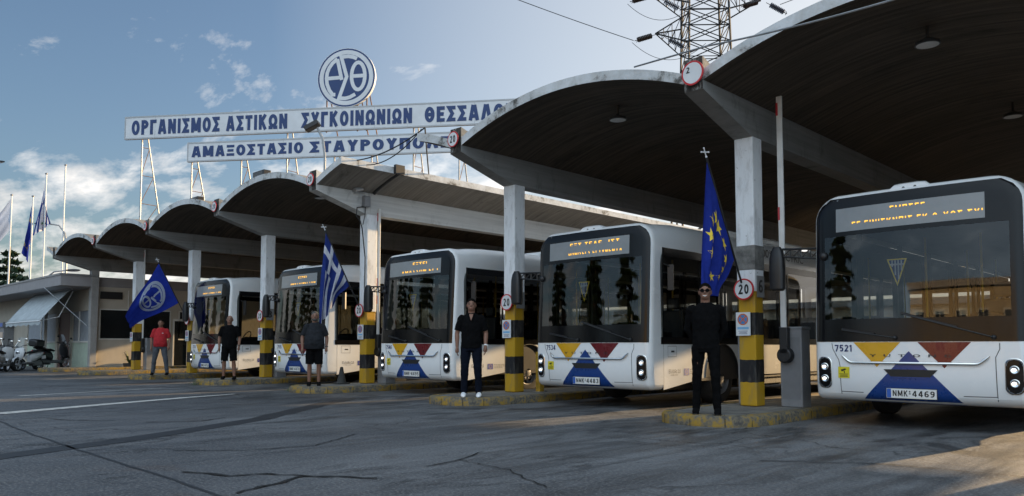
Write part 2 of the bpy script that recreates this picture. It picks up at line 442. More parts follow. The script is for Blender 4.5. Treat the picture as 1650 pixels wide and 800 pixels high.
# ---------------------------------------------------------------- mesh helpers
class MB:
    def __init__(s): s.v, s.f, s.m = [], [], []
    def add(s, vs, fs, m=0):
        o = len(s.v); s.v += [tuple(v) for v in vs]
        for i, f in enumerate(fs):
            s.f.append(tuple(o + k for k in f)); s.m.append(m if isinstance(m, int) else m[i])
        return s
    def box(s, x0, x1, y0, y1, z0, z1, m=0):
        return s.add([(x0, y0, z0), (x1, y0, z0), (x1, y1, z0), (x0, y1, z0), (x0, y0, z1), (x1, y0, z1), (x1, y1, z1), (x0, y1, z1)],
                     [(3, 2, 1, 0), (4, 5, 6, 7), (0, 1, 5, 4), (1, 2, 6, 5), (2, 3, 7, 6), (3, 0, 4, 7)], m)
    def obb(s, c, h, R=None, m=0):
        R = R or Matrix.Identity(3); c = Vector(c)
        pts = [c + R @ Vector((sx * h[0], sy * h[1], sz * h[2])) for sz in (-1, 1) for sx, sy in ((-1, -1), (1, -1), (1, 1), (-1, 1))]
        return s.add(pts, [(3, 2, 1, 0), (4, 5, 6, 7), (0, 1, 5, 4), (1, 2, 6, 5), (2, 3, 7, 6), (3, 0, 4, 7)], m)
    def tube(s, pts, r, n=8, m=0, caps=True):
        pts = [Vector(p) for p in pts]
        rs = r if isinstance(r, (list, tuple)) else [r] * len(pts)
        vs, fs = [], []; prev = None
        for i, p in enumerate(pts):
            d = (pts[min(i + 1, len(pts) - 1)] - pts[max(i - 1, 0)])
            if d.length < 1e-9: d = Vector((0, 0, 1))
            d.normalize()
            if prev is None:
                a = Vector((0, 0, 1)) if abs(d.z) < .9 else Vector((1, 0, 0))
                u = d.cross(a).normalized()
            else:
                u = prev - d * prev.dot(d)
                u = u.normalized() if u.length > 1e-6 else d.orthogonal().normalized()
            prev = u; w = d.cross(u)
            for k in range(n):
                an = 2 * PI * k / n
                vs.append(p + (u * math.cos(an) + w * math.sin(an)) * rs[i])
        for i in range(len(pts) - 1):
            for k in range(n):
                k2 = (k + 1) % n
                fs.append((i * n + k, i * n + k2, (i + 1) * n + k2, (i + 1) * n + k))
        if caps:
            fs.append(tuple(range(n - 1, -1, -1))); fs.append(tuple((len(pts) - 1) * n + k for k in range(n)))
        return s.add(vs, fs, m)
    def grid(s, fn, nu, nv, m=0):
        vs = [fn(i / nu, j / nv) for j in range(nv + 1) for i in range(nu + 1)]
        fs, ms = [], []
        for j in range(nv):
            for i in range(nu):
                a = j * (nu + 1) + i
                fs.append((a, a + 1, a + nu + 2, a + nu + 1)); ms.append(m(i, j) if callable(m) else m)
        return s.add(vs, fs, ms)
    def prism(s, pts, off, m=0, side=None):
        n = len(pts); off = Vector(off); side = m if side is None else side
        a = [Vector(p) for p in pts]; b = [p + off for p in a]
        fs = [tuple(range(n)), tuple(range(2 * n - 1, n - 1, -1))] + [((i + 1) % n, i, n + i, n + (i + 1) % n) for i in range(n)]
        return s.add(a + b, fs, [m, m] + [side] * n)
    def lathe(s, prof, n=24, c=(0, 0, 0), R=None, m=0):
        """profile of (radius, height) about local z"""
        R = R or Matrix.Identity(3); c = Vector(c); vs, fs = [], []
        for r, h in prof:
            for k in range(n):
                a = 2 * PI * k / n; vs.append(c + R @ Vector((r * math.cos(a), r * math.sin(a), h)))
        for i in range(len(prof) - 1):
            for k in range(n):
                k2 = (k + 1) % n; fs.append((i * n + k, i * n + k2, (i + 1) * n + k2, (i + 1) * n + k))
        return s.add(vs, fs, m)
    def ball(s, c, r, nu=16, nv=10, m=0, R=None):
        rr = r if isinstance(r, (tuple, list)) else (r, r, r); c = Vector(c); R = R or Matrix.Identity(3)
        vs = [c + R @ Vector((0, 0, -rr[2]))]; fs = []
        for j in range(1, nv):
            t = -PI / 2 + PI * j / nv
            for i in range(nu):
                a = 2 * PI * i / nu
                vs.append(c + R @ Vector((rr[0] * math.cos(t) * math.cos(a), rr[1] * math.cos(t) * math.sin(a), rr[2] * math.sin(t))))
        vs.append(c + R @ Vector((0, 0, rr[2]))); top = len(vs) - 1
        for i in range(nu):
            i2 = (i + 1) % nu
            fs.append((0, 1 + i2, 1 + i)); fs.append((top, top - nu + i, top - nu + i2))
            for j in range(nv - 2):
                a = 1 + j * nu
                fs.append((a + i, a + i2, a + nu + i2, a + nu + i))
        return s.add(vs, fs, m)
    def rings(s, rings, m=0, caps=True):
        n = len(rings[0]); vs = [p for r in rings for p in r]; fs = []
        for i in range(len(rings) - 1):
            for k in range(n):
                k2 = (k + 1) % n; fs.append((i * n + k, i * n + k2, (i + 1) * n + k2, (i + 1) * n + k))
        if caps: fs.append(tuple(range(n - 1, -1, -1))); fs.append(tuple((len(rings) - 1) * n + k for k in range(n)))
        return s.add(vs, fs, m)
    def build(s, name, mats, parent=None, smooth=True, bevel=0, angle=38):
        me = bpy.data.meshes.new(name)
        me.from_pydata(s.v, [], s.f)
        mats = mats if isinstance(mats, (list, tuple)) else [mats]
        for k in mats: me.materials.append(MT[k] if isinstance(k, str) else k)
        me.polygons.foreach_set('material_index', s.m)
        if smooth:
            me.polygons.foreach_set('use_smooth', [True] * len(me.polygons))
            me.set_sharp_from_angle(angle=math.radians(angle))
        me.update()
        o = bpy.data.objects.new(name, me); COL.objects.link(o)
        if parent: o.parent = parent
        if bevel:
            b = o.modifiers.new('bevel', 'BEVEL'); b.width = bevel; b.segments = 2; b.limit_method = 'ANGLE'; b.angle_limit = math.radians(40)
        return o

def thing(name, label, cat, loc=(0, 0, 0), rz=0, group=None):
    o = bpy.data.objects.new(name, None); COL.objects.link(o)
    o.empty_display_size = .2
    o.location = loc; o.rotation_euler = (0, 0, rz); o['label'] = label; o['category'] = cat
    if group: o['group'] = group
    return o
def tag(o, label, cat, group=None):
    o['label'] = label; o['category'] = cat
    if group: o['group'] = group
    return o
def struct(o, kind='structure', label=None, cat=None):
    o['kind'] = kind
    if label: o['label'] = label
    if cat: o['category'] = cat
    return o
def copy_tree(o, parent=None):
    c = o.copy(); COL.objects.link(c); c.parent = parent
    for ch in list(o.children): copy_tree(ch, c)
    return c
def rot(ax, deg): return Matrix.Rotation(math.radians(deg), 3, ax)

# ---------------------------------------------------------------- stroke lettering
def arc(cx, cy, rx, ry, a0, a1, n=14):
    return [(cx + rx * math.cos(math.radians(a0 + (a1 - a0) * i / n)), cy + ry * math.sin(math.radians(a0 + (a1 - a0) * i / n))) for i in range(n + 1)]
def glyph(ch, t):
    """(width, centre-line strokes) of a block letter one unit high; t is half the stroke"""
    w = .62; L, B, T = t, t, 1 - t
    R = w - t; c = w / 2; m = .5
    ell = arc(c, .5, c - t, .5 - t, 0, 360, 24)
    G = {
     'О': None}
    if ch in 'ΟO0': return (.58 if ch == '0' else .66), [arc(.29 if ch == '0' else .33, .5, (.29 if ch == '0' else .33) - t, .5 - t, 0, 360, 24)]
    if ch == 'Θ': return .66, [arc(.33, .5, .33 - t, .5 - t, 0, 360, 24), [(.33 - .15, .5), (.33 + .15, .5)]]
    if ch in 'ΡP': return .58, [[(L, 0), (L, 1)], [(L, T)] + arc(.58 - t - .2, .74 - t / 2 + .02, .2, .24 - t / 2 + 0.0, 90, -90, 10) + [(L, .5 - .02 + 0.0)]]
    if ch == 'Γ': return .52, [[(.52, T), (L, T), (L, 0)]]
    if ch in 'ΑA': return .68, [[(t * .9, 0), (.34 - t * .35, 1)], [(.34 + t * .35, 1), (.68 - t * .9, 0)], [(.14, .28), (.54, .28)]]
    if ch == 'Λ': return .68, [[(t * .9, 0), (.34 - t * .35, 1)], [(.34 + t * .35, 1), (.68 - t * .9, 0)]]
    if ch in 'ΝN': return .64, [[(L, 0), (L, 1)], [(.64 - t, 0), (.64 - t, 1)], [(t * 1.1, 1 - .02), (.64 - t * 1.1, .02)]]
    if ch in 'ΙI': return 2 * t, [[(t, 0), (t, 1)]]
    if ch == 'Σ': return .58, [[(.57, T), (L * 1.2, T), (.36, .5), (L * 1.2, B), (.57, B)]]
    if ch in 'ΜM': return .78, [[(L, 0), (L, 1)], [(.78 - t, 0), (.78 - t, 1)], [(t * 1.2, .98), (.39, .12)], [(.39, .12), (.78 - t * 1.2, .98)]]
    if ch in 'ΤT': return .56, [[(0, T), (.56, T)], [(.28, 0), (.28, T)]]
    if ch in 'ΚK': return .64, [[(L, 0), (L, 1)], [(L, .42), (.64 - t, 1)], [(.25, .56), (.64 - t * .9, 0)]]
    if ch == 'Ω': return .70, [[(0, B), (.22, B)] + arc(.35, .56, .35 - t, .44 - t, 245, -65, 20) + [(.48, B), (.70, B)]]
    if ch in 'ΥY': return .64, [[(t * .9, 1), (.32, .46)], [(.64 - t * .9, 1), (.32, .46)], [(.32, 0), (.32, .48)]]
    if ch in 'ΕE': return .54, [[(.54, T), (L, T), (L, B), (.54, B)], [(L, .5), (.47, .5)]]
    if ch == 'Ξ': return .56, [[(0, T), (.56, T)], [(.06, .5), (.5, .5)], [(0, B), (.56, B)]]
    if ch == 'Π': return .62, [[(L, 0), (L, T), (.62 - t, T), (.62 - t, 0)]]
    if ch in 'ΗH': return .62, [[(L, 0), (L, 1)], [(.62 - t, 0), (.62 - t, 1)], [(L, .5), (.62 - t, .5)]]
    if ch == 'U': return .62, [[(L, 1), (L, .3)] + arc(.31, .31, .31 - t, .31 - t, 180, 360, 12) + [(.62 - t, .3), (.62 - t, 1)]]
    if ch == 'G': return .62, [arc(.31, .5, .31 - t, .5 - t, 50, 340, 18), [(.34, .45), (.62 - t * .6, .45)]]
    if ch == 'L': return .5, [[(L, 1), (L, B), (.5, B)]]
    if ch == 'C': return .6, [arc(.32, .5, .32 - t, .5 - t, 50, 310, 18)]
    if ch == 'R': return .62, [[(L, 0), (L, 1)], [(L, T)] + arc(.36, .74, .18, .26 - t, 90, -90, 10) + [(L, .48)], [(.3, .48), (.60, 0)]]
    if ch == '1': return .34, [[(.22, 0), (.22, 1)], [(.22, .96), (.04, .78)]]
    if ch == '2': return .56, [arc(.28, .72, .28 - t, .28 - t, 165, -35, 14) + [(t * 1.1, B), (.56, B)]]
    if ch == '3': return .56, [arc(.26, .74, .24 - t * .6, .26 - t, 150, -80, 12), arc(.27, .27, .27 - t * .7, .27 - t, 80, -150, 12)]
    if ch == '4': return .60, [[(.43, 0), (.43, 1)], [(.40, 1 - t * .4), (.07, .30)], [(.03, .27), (.60, .27)]]
    if ch == '5': return .56, [[(.52, T), (.13, T), (.10, .56)] + arc(.27, .33, .27 - t, .33 - t, 120, -150, 14)]
    if ch == '6': return .56, [arc(.28, .31, .28 - t, .31 - t, 0, 360, 18), [(t, .33)] + arc(.36, .5, .36 - t, .5 - t, 170, 62, 8)]
    if ch == '7': return .54, [[(0, T), (.54 - t * .6, T), (.20, 0)]]
    if ch == '8': return .56, [arc(.28, .75, .25 - t, .25 - t * .9, 0, 360, 16), arc(.28, .27, .28 - t, .27 - t, 0, 360, 16)]
    if ch == '9': return .56, [arc(.28, .69, .28 - t, .31 - t, 0, 360, 18), [(.56 - t, .67)] + arc(.20, .5, .36 - t, .5 - t, -10, -118, 8)]
    if ch == '-': return .3, [[(.04, .46), (.26, .46)]]
    if ch == '.': return .2, [[(.1, 0), (.1, .16)]]
    return .3, []
def strip(pts, t):
    closed = math.dist(pts[0], pts[-1]) < 1e-6
    n = len(pts); out = []
    for i, p in enumerate(pts):
        if closed: a, b = pts[(i - 1) % (n - 1)], pts[(i + 1) % (n - 1) if i < n - 1 else 1]
        else: a, b = pts[max(i - 1, 0)], pts[min(i + 1, n - 1)]
        d1 = Vector((p[0] - a[0], p[1] - a[1])); d2 = Vector((b[0] - p[0], b[1] - p[1]))
        if d1.length < 1e-9: d1 = d2
        if d2.length < 1e-9: d2 = d1
        d1.normalize(); d2.normalize()
        n1 = Vector((-d1.y, d1.x)); n2 = Vector((-d2.y, d2.x)); mm = (n1 + n2)
        mm = mm.normalized() if mm.length > 1e-6 else n1
        k = t / max(.45, mm.dot(n1))
        out.append(((p[0] + mm.x * k, p[1] + mm.y * k), (p[0] - mm.x * k, p[1] - mm.y * k)))
    return [(out[i][1], out[i + 1][1], out[i + 1][0], out[i][0]) for i in range(len(out) - 1)]
def stroke_text(mb, body, fn, x0, x1, h, t=.09, gap=.16, m=0, space=.42):
    """letters from x0 to x1, height h; fn(x, y, layer) gives the point in space"""
    pos, tot = [], 0
    for ch in body:
        if ch == ' ': tot += space; continue
        w, st = glyph(ch, t); pos.append((tot, st)); tot += w + gap
    tot -= gap; k = (x1 - x0) / tot; layer = 0
    for off, st in pos:
        for s_ in st:
            for q in strip(s_, t):
                mb.add([fn(x0 + (off + x) * k, y * h, layer) for x, y in q], [(0, 1, 2, 3)], m)
            layer = (layer + 1) % 5
    return mb
_tc = {}
def text2d(body):
    if body in _tc: return _tc[body]
    c = bpy.data.curves.new('lettering', 'FONT'); c.body = body; c.size = 1; c.resolution_u = 3
    o = bpy.data.objects.new('lettering', c); COL.objects.link(o)
    dg = bpy.context.evaluated_depsgraph_get(); dg.update()
    me = bpy.data.meshes.new_from_object(o.evaluated_get(dg))
    r = ([(v.co.x, v.co.y) for v in me.vertices], [tuple(p.vertices) for p in me.polygons])
    bpy.data.objects.remove(o); bpy.data.curves.remove(c); bpy.data.meshes.remove(me)
    _tc[body] = r; return r
def font_text(mb, body, fn, x0, y0, h, width=None, m=0):
    vs, fs = text2d(body); h = h / .72
    k = h if width is None else width / max(v[0] for v in vs)
    return mb.add([fn(x0 + x * k, y0 + y * h) for x, y in vs], fs, m)

# ================================================================ SETTING
S = 5.051
COLX = [0.06 - S * 6 + 0.0, -S * 5, -S * 4, -S * 3, -S * 2, -S, 0.06, S + .05]   # columns 0..7, front right corner
COLX[0] = -S * 6
ROOF_F, ROOF_B = -1.43, 21.0

g = MB(); g.add([(-1500, -1500, 0), (1500, -1500, 0), (1500, 1500, 0), (-1500, 1500, 0)], [(0, 1, 2, 3)])
struct(g.build('ground', 'asphalt', smooth=False))

def ribbon(pts, w, z):
    """flat strip along a path on the ground"""
    mb = MB(); n = len(pts)
    for i in range(n - 1):
        a, b = Vector(pts[i]), Vector(pts[i + 1]); d = (b - a).normalized(); nn = Vector((-d.y, d.x))
        wa = w[i] if isinstance(w, list) else w; wb = w[i + 1] if isinstance(w, list) else w
        mb.add([(*(a - nn * wa / 2), z), (*(b - nn * wb / 2), z), (*(b + nn * wb / 2), z), (*(a + nn * wa / 2), z)], [(0, 1, 2, 3)])
    return mb
def jag(pts, step, amp):
    out = []
    for i in range(len(pts) - 1):
        a, b = Vector(pts[i]), Vector(pts[i + 1]); L = (b - a).length; n = max(2, int(L / step))
        nn = Vector((-(b - a).y, (b - a).x)).normalized()
        for k in range(n):
            out.append(tuple(a + (b - a) * (k / n) + nn * random.uniform(-amp, amp)))
    out.append(pts[-1]); return out
# pale tapering strips on the yard
struct(ribbon([(-8.55, -9.5), (-8.7, -7.9), (-9.5, -6.2), (-10.35, -4.25), (-10.75, -3.0)], [.34, .33, .30, .24, .10], .004).build('pale_ground_strip', 'pale_strip', smooth=False))
struct(ribbon([(-13.4, -6.5), (-14.3, -3.2)], [.16, .08], .004).build('pale_ground_strip', 'pale_strip', smooth=False))
# sealed seams and repair strips
struct(ribbon(jag([(-9.5, -8.05), (-4.7, -8.33), (-1.0, -8.4), (1.2, -8.5)], .3, .015), .035, .004).build('road_seam', 'tar', smooth=False))
struct(ribbon(jag([(-2.9, -9.6), (-3.65, -7.75), (-5.0, -5.4), (-7.7, -2.1)], .5, .04), .34, .004).build('road_repair_strip', 'tar', smooth=False))
for pts, w in (([(.23, -8.33), (.10, -7.97), (-.08, -7.59), (.15, -7.43), (.44, -7.24)], .045), ([(-1.0, -8.2), (-.52, -8.02), (-.38, -7.76), (-.08, -7.59)], .035),
               ([(.25, -6.6), (.16, -6.11), (-.1, -5.54)], .015), ([(.16, -6.11), (.9, -6.2), (1.7, -6.6)], .012), ([(-2.4, -7.7), (-1.9, -7.2), (-1.7, -6.5), (-2.3, -5.6)], .02),
               ([(2.2, -4.2), (3.1, -3.6), (4.4, -3.5)], .02), ([(-7.2, -7.6), (-6.6, -7.4), (-6.2, -7.0)], .03), ([(-5.6, -6.8), (-5.2, -6.2), (-5.5, -5.7)], .03)):
    struct(ribbon(jag(pts, .09, .022), [w * random.uniform(.5, 1.7) for _ in range(999)], .008).build('ground_crack', 'crackfill', smooth=False))

# ---------------------------------------------------------------- traffic islands
isl_names = {0: 'far left kerb island by the cream office', 1: 'kerb island under the blue emblem flag', 2: 'kerb island where the man in red stands',
             3: 'kerb island where the bald man in black shorts stands', 4: 'kerb island below the striped flag', 5: 'kerb island where the man in white shoes stands',
             6: 'kerb island nearest the camera with the man in sunglasses', 7: 'kerb island'}
def island(i):
    x = COLX[i] - .02
    t = thing('traffic_island', 'concrete ' + isl_names[i] + ', yellow painted edge', 'traffic island', (x, 0, 0), 0, 'kerb islands between the bays')
    def outline(hw, front, n=18):
        p = [(hw, 13.0)]
        for k in range(n + 1):
            a = -PI * k / n
            p.append((hw * math.copysign(abs(math.cos(a)) ** .72, math.cos(a)), -.85 + (front + .85) * abs(math.sin(a)) ** .72))
        p.append((-hw, 13.0)); return p
    out, mid, inn = outline(.76, -1.87), outline(.73, -1.84), outline(.61, -1.70)
    n = len(out); rnd = random.Random(i)
    vs = [(*p, 0) for p in out] + [(*p, .115) for p in out] + [(*p, .15) for p in mid] + [(*p, .15) for p in inn] + [(*p, .10) for p in inn]
    vs = [(a + (rnd.uniform(-.012, .012) if c_ > 0 else 0), b + (rnd.uniform(-.012, .012) if c_ > 0 else 0), c_ + (rnd.uniform(-.008, .004) if c_ > .11 else 0)) for a, b, c_ in vs]
    fs = []
    for r in range(4):
        for k in range(n - 1):
            fs.append((r * n + k + 1, r * n + k, (r + 1) * n + k, (r + 1) * n + k + 1))
    MB().add(vs, fs).build('kerb', 'kerb', t, angle=60)
    jm = MB()
    for k in range(1, n - 1, 3):
        a_, b_ = Vector(out[k]), Vector(inn[k]); d_ = (b_ - a_).normalized(); n_ = Vector((-d_.y, d_.x)) * .0045
        jm.add([(*(a_ - d_ * .004 - n_), .0), (*(a_ - d_ * .004 + n_), .0), (*(a_ - d_ * .004 + n_), .118), (*(a_ - d_ * .004 - n_), .118), (*(b_ + n_), .154), (*(b_ - n_), .154)], [(0, 1, 2, 3), (3, 2, 4, 5)])
    for sx in (-1, 1):
        for yy in (.2, 1.2, 2.2, 3.2, 4.2, 5.2): jm.add([(sx * .764, yy - .008, 0), (sx * .764, yy + .008, 0), (sx * .764, yy + .008, .118), (sx * .764, yy - .008, .118), (sx * .61, yy + .008, .154), (sx * .61, yy - .008, .154)], [(0, 1, 2, 3), (3, 2, 4, 5)])
    jm.build('kerb_joint', 'crackfill', t, smooth=False)['kind'] = 'stuff'
    MB().add([(*p, .143) for p in outline(.62, -1.71)], [tuple(range(n - 1, -1, -1))]).build('paving', 'paving', t, smooth=False)
    return t
for i in range(0, 8): island(i)

# ---------------------------------------------------------------- canopy
def vault_z(t): return 4.98 + .49 * 4 * t * (1 - t)
def vault(parent, xa, xb, t0, t1, soff, seed=0):
    mb = MB(); n = max(4, int(26 * (t1 - t0))); th = .155
    pts = [(xa + (xb - xa) * (t0 + (t1 - t0) * k / n), vault_z(t0 + (t1 - t0) * k / n)) for k in range(n + 1)]
    F, B = ROOF_F, ROOF_B
    ys = [F, 3, 8, 13, B]
    for j in range(4):
        for k in range(n):
            (x0, z0), (x1, z1) = pts[k], pts[k + 1]
            mb.add([(x0, ys[j], z0), (x1, ys[j], z1), (x1, ys[j + 1], z1), (x0, ys[j + 1], z0)], [(0, 1, 2, 3)], 2)
            mb.add([(x0, ys[j], z0 - th), (x1, ys[j], z1 - th), (x1, ys[j + 1], z1 - th), (x0, ys[j + 1], z0 - th)], [(3, 2, 1, 0)], 0)
    for k in range(n):
        (x0, z0), (x1, z1) = pts[k], pts[k + 1]
        mb.add([(x0, F, z0 - th), (x1, F, z1 - th), (x1, F, z1), (x0, F, z0)], [(0, 1, 2, 3)], 1)
        mb.add([(x0, B, z0 - th), (x1, B, z1 - th), (x1, B, z1), (x0, B, z0)], [(3, 2, 1, 0)], 1)
    for (x, z), o in ((pts[0], (3, 2, 1, 0)), (pts[-1], (0, 1, 2, 3))):
        for j in range(4):
            mb.add([(x, ys[j], z - th), (x, ys[j + 1], z - th), (x, ys[j + 1], z), (x, ys[j], z)], [o], 1)
    # merge shared verts for smooth shading
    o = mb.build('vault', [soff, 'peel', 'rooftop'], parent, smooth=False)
    bm = bmesh.new(); bm.from_mesh(o.data); bmesh.ops.remove_doubles(bm, verts=bm.verts, dist=1e-4)
    for f in bm.faces: f.smooth = True
    bm.to_mesh(o.data); bm.free(); o.data.set_sharp_from_angle(angle=math.radians(35))
    return o
def beam(parent, x, mat, tip='mould'):
    pr = [(-1.44, 4.70), (-.02, 4.29), (ROOF_B - .2, 4.27), (ROOF_B - .2, 5.0), (-.9, 5.0), (-1.44, 5.17)]
    pts = [(x - .3, y, z) for y, z in pr]
    mb = MB(); n = len(pts)
    a = pts; b = [(x, y, z) for _, y, z in pts]
    mb.add(a + b, [tuple(range(n - 1, -1, -1)), tuple(range(n, 2 * n))], 0)
    for i in range(n):
        mb.add([a[i], a[(i + 1) % n], b[(i + 1) % n], b[i]], [(0, 1, 2, 3)], 1 if i == n - 1 else 0)
    return mb.build('beam', [mat, tip], parent, smooth=False, bevel=.012)
def column(parent, x, y, name='column', mat='column'):
    mb = MB()
    w = .15; 
    r = []
    for z, h in ((0, .138), (1.72, .138), (1.76, .15), (4.15, .155)):
        r.append([(-h, -h, z), (h, -h, z), (h, h, z), (-h, h, z)])
    mb.rings(r)
    o = mb.build(name, mat, parent, smooth=False, bevel=.018)
    o.location = (x - .15, y + .15, .15)
    return o
# left canopy: bays 0..4 with an open strip before the right canopy
canA = thing('bus_canopy', 'long left concrete canopy of small barrel vaults ending in a half shell', 'canopy', (0, 0, 0))
canB = thing('bus_canopy', 'right concrete canopy with two large dark barrel vaults over the nearest buses', 'canopy', (0, 0, 0))
for i in range(0, 5):
    column(canA, COLX[i], 0, mat='column' if i else 'plain_column'); column(canA, COLX[i], 11.2)
    beam(canA, COLX[i], 'beam_white' if i == 4 else 'beam')
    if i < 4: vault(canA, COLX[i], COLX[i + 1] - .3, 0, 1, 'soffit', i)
vault(canA, COLX[4], COLX[5] - .3, 0, .215, 'soffit_lit')
vault(canA, COLX[0] - S, COLX[0] - .3, .80, 1, 'soffit')
for i in (5, 6, 7):
    cc = column(canB, COLX[i], 0); column(canB, COLX[i], 11.2)
    beam(canB, COLX[i], 'beam')
    if i == 6:
        mb = MB()
        mb.box(-.158, .158, -.158, .158, 2.08, 2.46)
        mb.build('bare_patch', 'bare', cc, smooth=False, bevel=.01)
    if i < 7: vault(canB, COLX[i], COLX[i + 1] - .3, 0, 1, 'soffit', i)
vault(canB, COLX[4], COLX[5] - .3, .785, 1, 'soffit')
vault(canB, COLX[7], COLX[7] + S - .3, 0, .66, 'soffit')  # partial end shell out of view, its length set for the yard's shade edge
# bay numbers painted on small grey panels on the right face of the columns
cols = {}
for o in list(COL.objects):
    if o.name.startswith('column') and abs(o.location.y - .15) < .01: cols[round(o.location.x + .15, 2)] = o
for i, ch in ((3, '3'), (5, '5'), (6, '6')):
    mb = MB(); c = cols[round(COLX[i], 2)]
    mb.box(.153, .163, -.10, .13, 1.66, 1.99, 0)
    stroke_text(mb, ch, lambda x, y, l: (.1645 + l * .0003, -.055 + x, 1.73 + y), 0, .13, .20, .085, m=1)
    mb.build('bay_number', [M('number_panel_grey', (.24, .24, .24), .7), 'ink'], c, smooth=False)

# ---------------------------------------------------------------- speed limit and parking signs
def speed_sign(x, y, z, r, label, worn=False, group='round speed limit signs', rx=0, rzz=0):
    t = thing('speed_limit_sign', label, 'road sign', (x, y, z), math.radians(rzz), group)
    R = rot('X', 90)
    mb = MB()
    mb.lathe([(0, .0), (r, .0), (r, .018), (r * .86, .0185)], 36, (0, 0, 0), R, 0)
    mb.lathe([(r * .86, .0185), (0, .0185)], 36, (0, 0, 0), R, 1)
    mb.build('sign_disc', ['signred', 'signwhite'], t)
    mb = MB(); f = lambda x, y, l: (x, -.0205 - l * .0004, y)
    if not worn: stroke_text(mb, '20', f, -.50 * r, .52 * r, .92 * r, .10, .20)
    else: stroke_text(mb, '2', f, -.55 * r, -.25 * r, .5 * r, .10)
    for i, v in enumerate(mb.v): mb.v[i] = (v[0], v[1], v[2] - (.46 * r if not worn else -.05 * r))
    mb.build('number', 'ink', t, smooth=False)
    mb = MB(); mb.box(-.02, .02, .001, .05, -.03, .03); mb.build('bracket', 'steel', t)
    return t
where = ['', 'beam end nearest the office', 'second beam end from the office', 'third beam end from the office', 'beam end of the half shell', 'beam end below the sloping roof flap']
for i in range(1, 6):
    speed_sign(COLX[i] - .15, -1.50, 4.95, .148, 'round 20 sign on the ' + where[i], group='signs on the beam ends')
speed_sign(COLX[6] - .12, -1.50, 4.93, .175, 'faded round sign with peeled number on the nearest beam end', True, 'signs on the beam ends')
who = {1: 'column behind the blue emblem flag', 2: 'column beside the man in red', 3: 'column numbered 3', 4: 'column behind the blue and white striped flag', 5: 'column numbered 5', 6: 'column numbered 6 beside the starred flag'}
for i in range(1, 7):
    speed_sign(COLX[i] - .15 - (.05 if i == 4 else 0), -.06, 1.93, .165, 'round 20 sign with red rim on the ' + who[i], group='signs on the columns')
def parking_sign(i):
    t = thing('no_stopping_sign', 'white rectangular no stopping sign on the ' + who[i], 'road sign', (COLX[i] - .19, -.032, 1.40), 0, 'no stopping signs on the columns')
    mb = MB(); mb.box(-.118, .118, -.006, .012, -.18, .18, 0); mb.build('sign_plate', 'signwhite', t, bevel=.004)
    R = rot('X', 90); mb = MB()
    mb.lathe([(0, .0085), (.088, .0085)], 28, (0, 0, .07), R, 0)
    mb.lathe([(.070, .010), (.088, .010)], 28, (0, 0, .07), R, 1)
    for a in (45, -45):
        d = Vector((math.cos(math.radians(a)), 0, math.sin(math.radians(a)))); n = Vector((-d.z, 0, d.x)) * .009; c = Vector((0, -.0095 - (.0004 if a < 0 else 0), .07))
        mb.add([c - d * .075 - n, c + d * .075 - n, c + d * .075 + n, c - d * .075 + n], [(0, 1, 2, 3)], 1)
    mb.build('no_stopping_symbol', [M('symbol_blue', (.05, .22, .50), .5), M('symbol_orange_red', (.55, .13, .04), .5)], t, smooth=False)
    mb = MB(); mb.box(-.095, .095, -.0085, -.007, -.082, -.045, 0)
    for k, w in enumerate((.075, .06, .07)): mb.box(-w, w, -.0085, -.007, -.112 - k * .02, -.106 - k * .02, 1)
    mb.build('caption', ['signlight', 'boardblue'], t, smooth=False)
for i in range(1, 7): parking_sign(i)

# ---------------------------------------------------------------- barriers
def barrier(x, y, label, top=4.85):
    t = thing('barrier_gate', label, 'barrier', (x, y, .145), 0, 'raised barrier gates on the islands')
    mb = MB(); mb.box(-.17, .17, -.15, .15, 0, 1.19); mb.box(-.18, .18, -.16, .16, 1.17, 1.21); mb.build('cabinet', 'cabinet', t, bevel=.012)
    mb = MB(); mb.box(-.14, .14, -.155, -.151, .12, 1.05); mb.box(.152, .1745, -.03, .03, .55, .62); mb.build('cabinet_door', M('cabinet_door_grey', (.17, .175, .185), .5), t)
    mb = MB()
    mb.lathe([(0, .12), (.105, .12), (.12, .09), (.12, 0)], 20, (-.06, -.15, .78), rot('X', 90)); mb.box(-.125, .005, -.27, -.17, .80, 1.2)
    mb.build('arm_mount', 'black', t, bevel=.01)
    mb = MB(); H = top - .145
    mb.box(-.115, -.025, -.235, -.20, 1.05, H, 0); mb.build('arm', 'armwhite', t, bevel=.008)
    for z in (H - .30, H - .02 - 1.9, 1.95):
        mb = MB(); mb.box(-.118, -.085, -.238, -.197, z, z + .20, 0); mb.build('reflective_band', 'redtape', t)
    return t
barrier(COLX[6] + .40, .46, 'grey barrier cabinet with white arm raised beside the nearest bus', 4.9)
barrier(-9.93, .5, 'grey barrier with raised arm behind the half shell column', 4.45)
barrier(-15.2, .5, 'grey barrier with raised arm behind column number 3', 5.0)
barrier(-25.1, .5, 'grey barrier cabinet with raised arm behind the emblem flag', 4.75)
t = thing('bollard', 'worn yellow steel post beside column number 5', 'bollard', (COLX[5] + .22, .5, .145))
mb = MB(); mb.box(-.06, .06, -.06, .06, 0, .80); mb.build('post', M('worn_yellow_steel', (.40, .24, .02), .6, var=.35, scale=8), t, bevel=.008)
mb = MB(); mb.box(-.10, .10, -.10, .10, 0, .012); mb.build('base_plate', 'steel', t)
t = thing('intercom_post', 'narrow grey box on the island left of column number 6', 'intercom', (COLX[6] - .34, .34, .145))
mb = MB(); mb.box(-.09, .09, -.11, .11, 0, 1.33); mb.build('housing', 'cabinet', t, bevel=.015)
mb = MB(); mb.lathe([(0, .03), (.055, .03), (.06, 0)], 16, (.02, -.11, 1.08), rot('X', 90)); mb.build('call_button', 'black', t)
t = thing('traffic_cone', 'small dirty dark cone beside the half shell column', 'traffic cone', (COLX[4] - .35, -.45, .145))
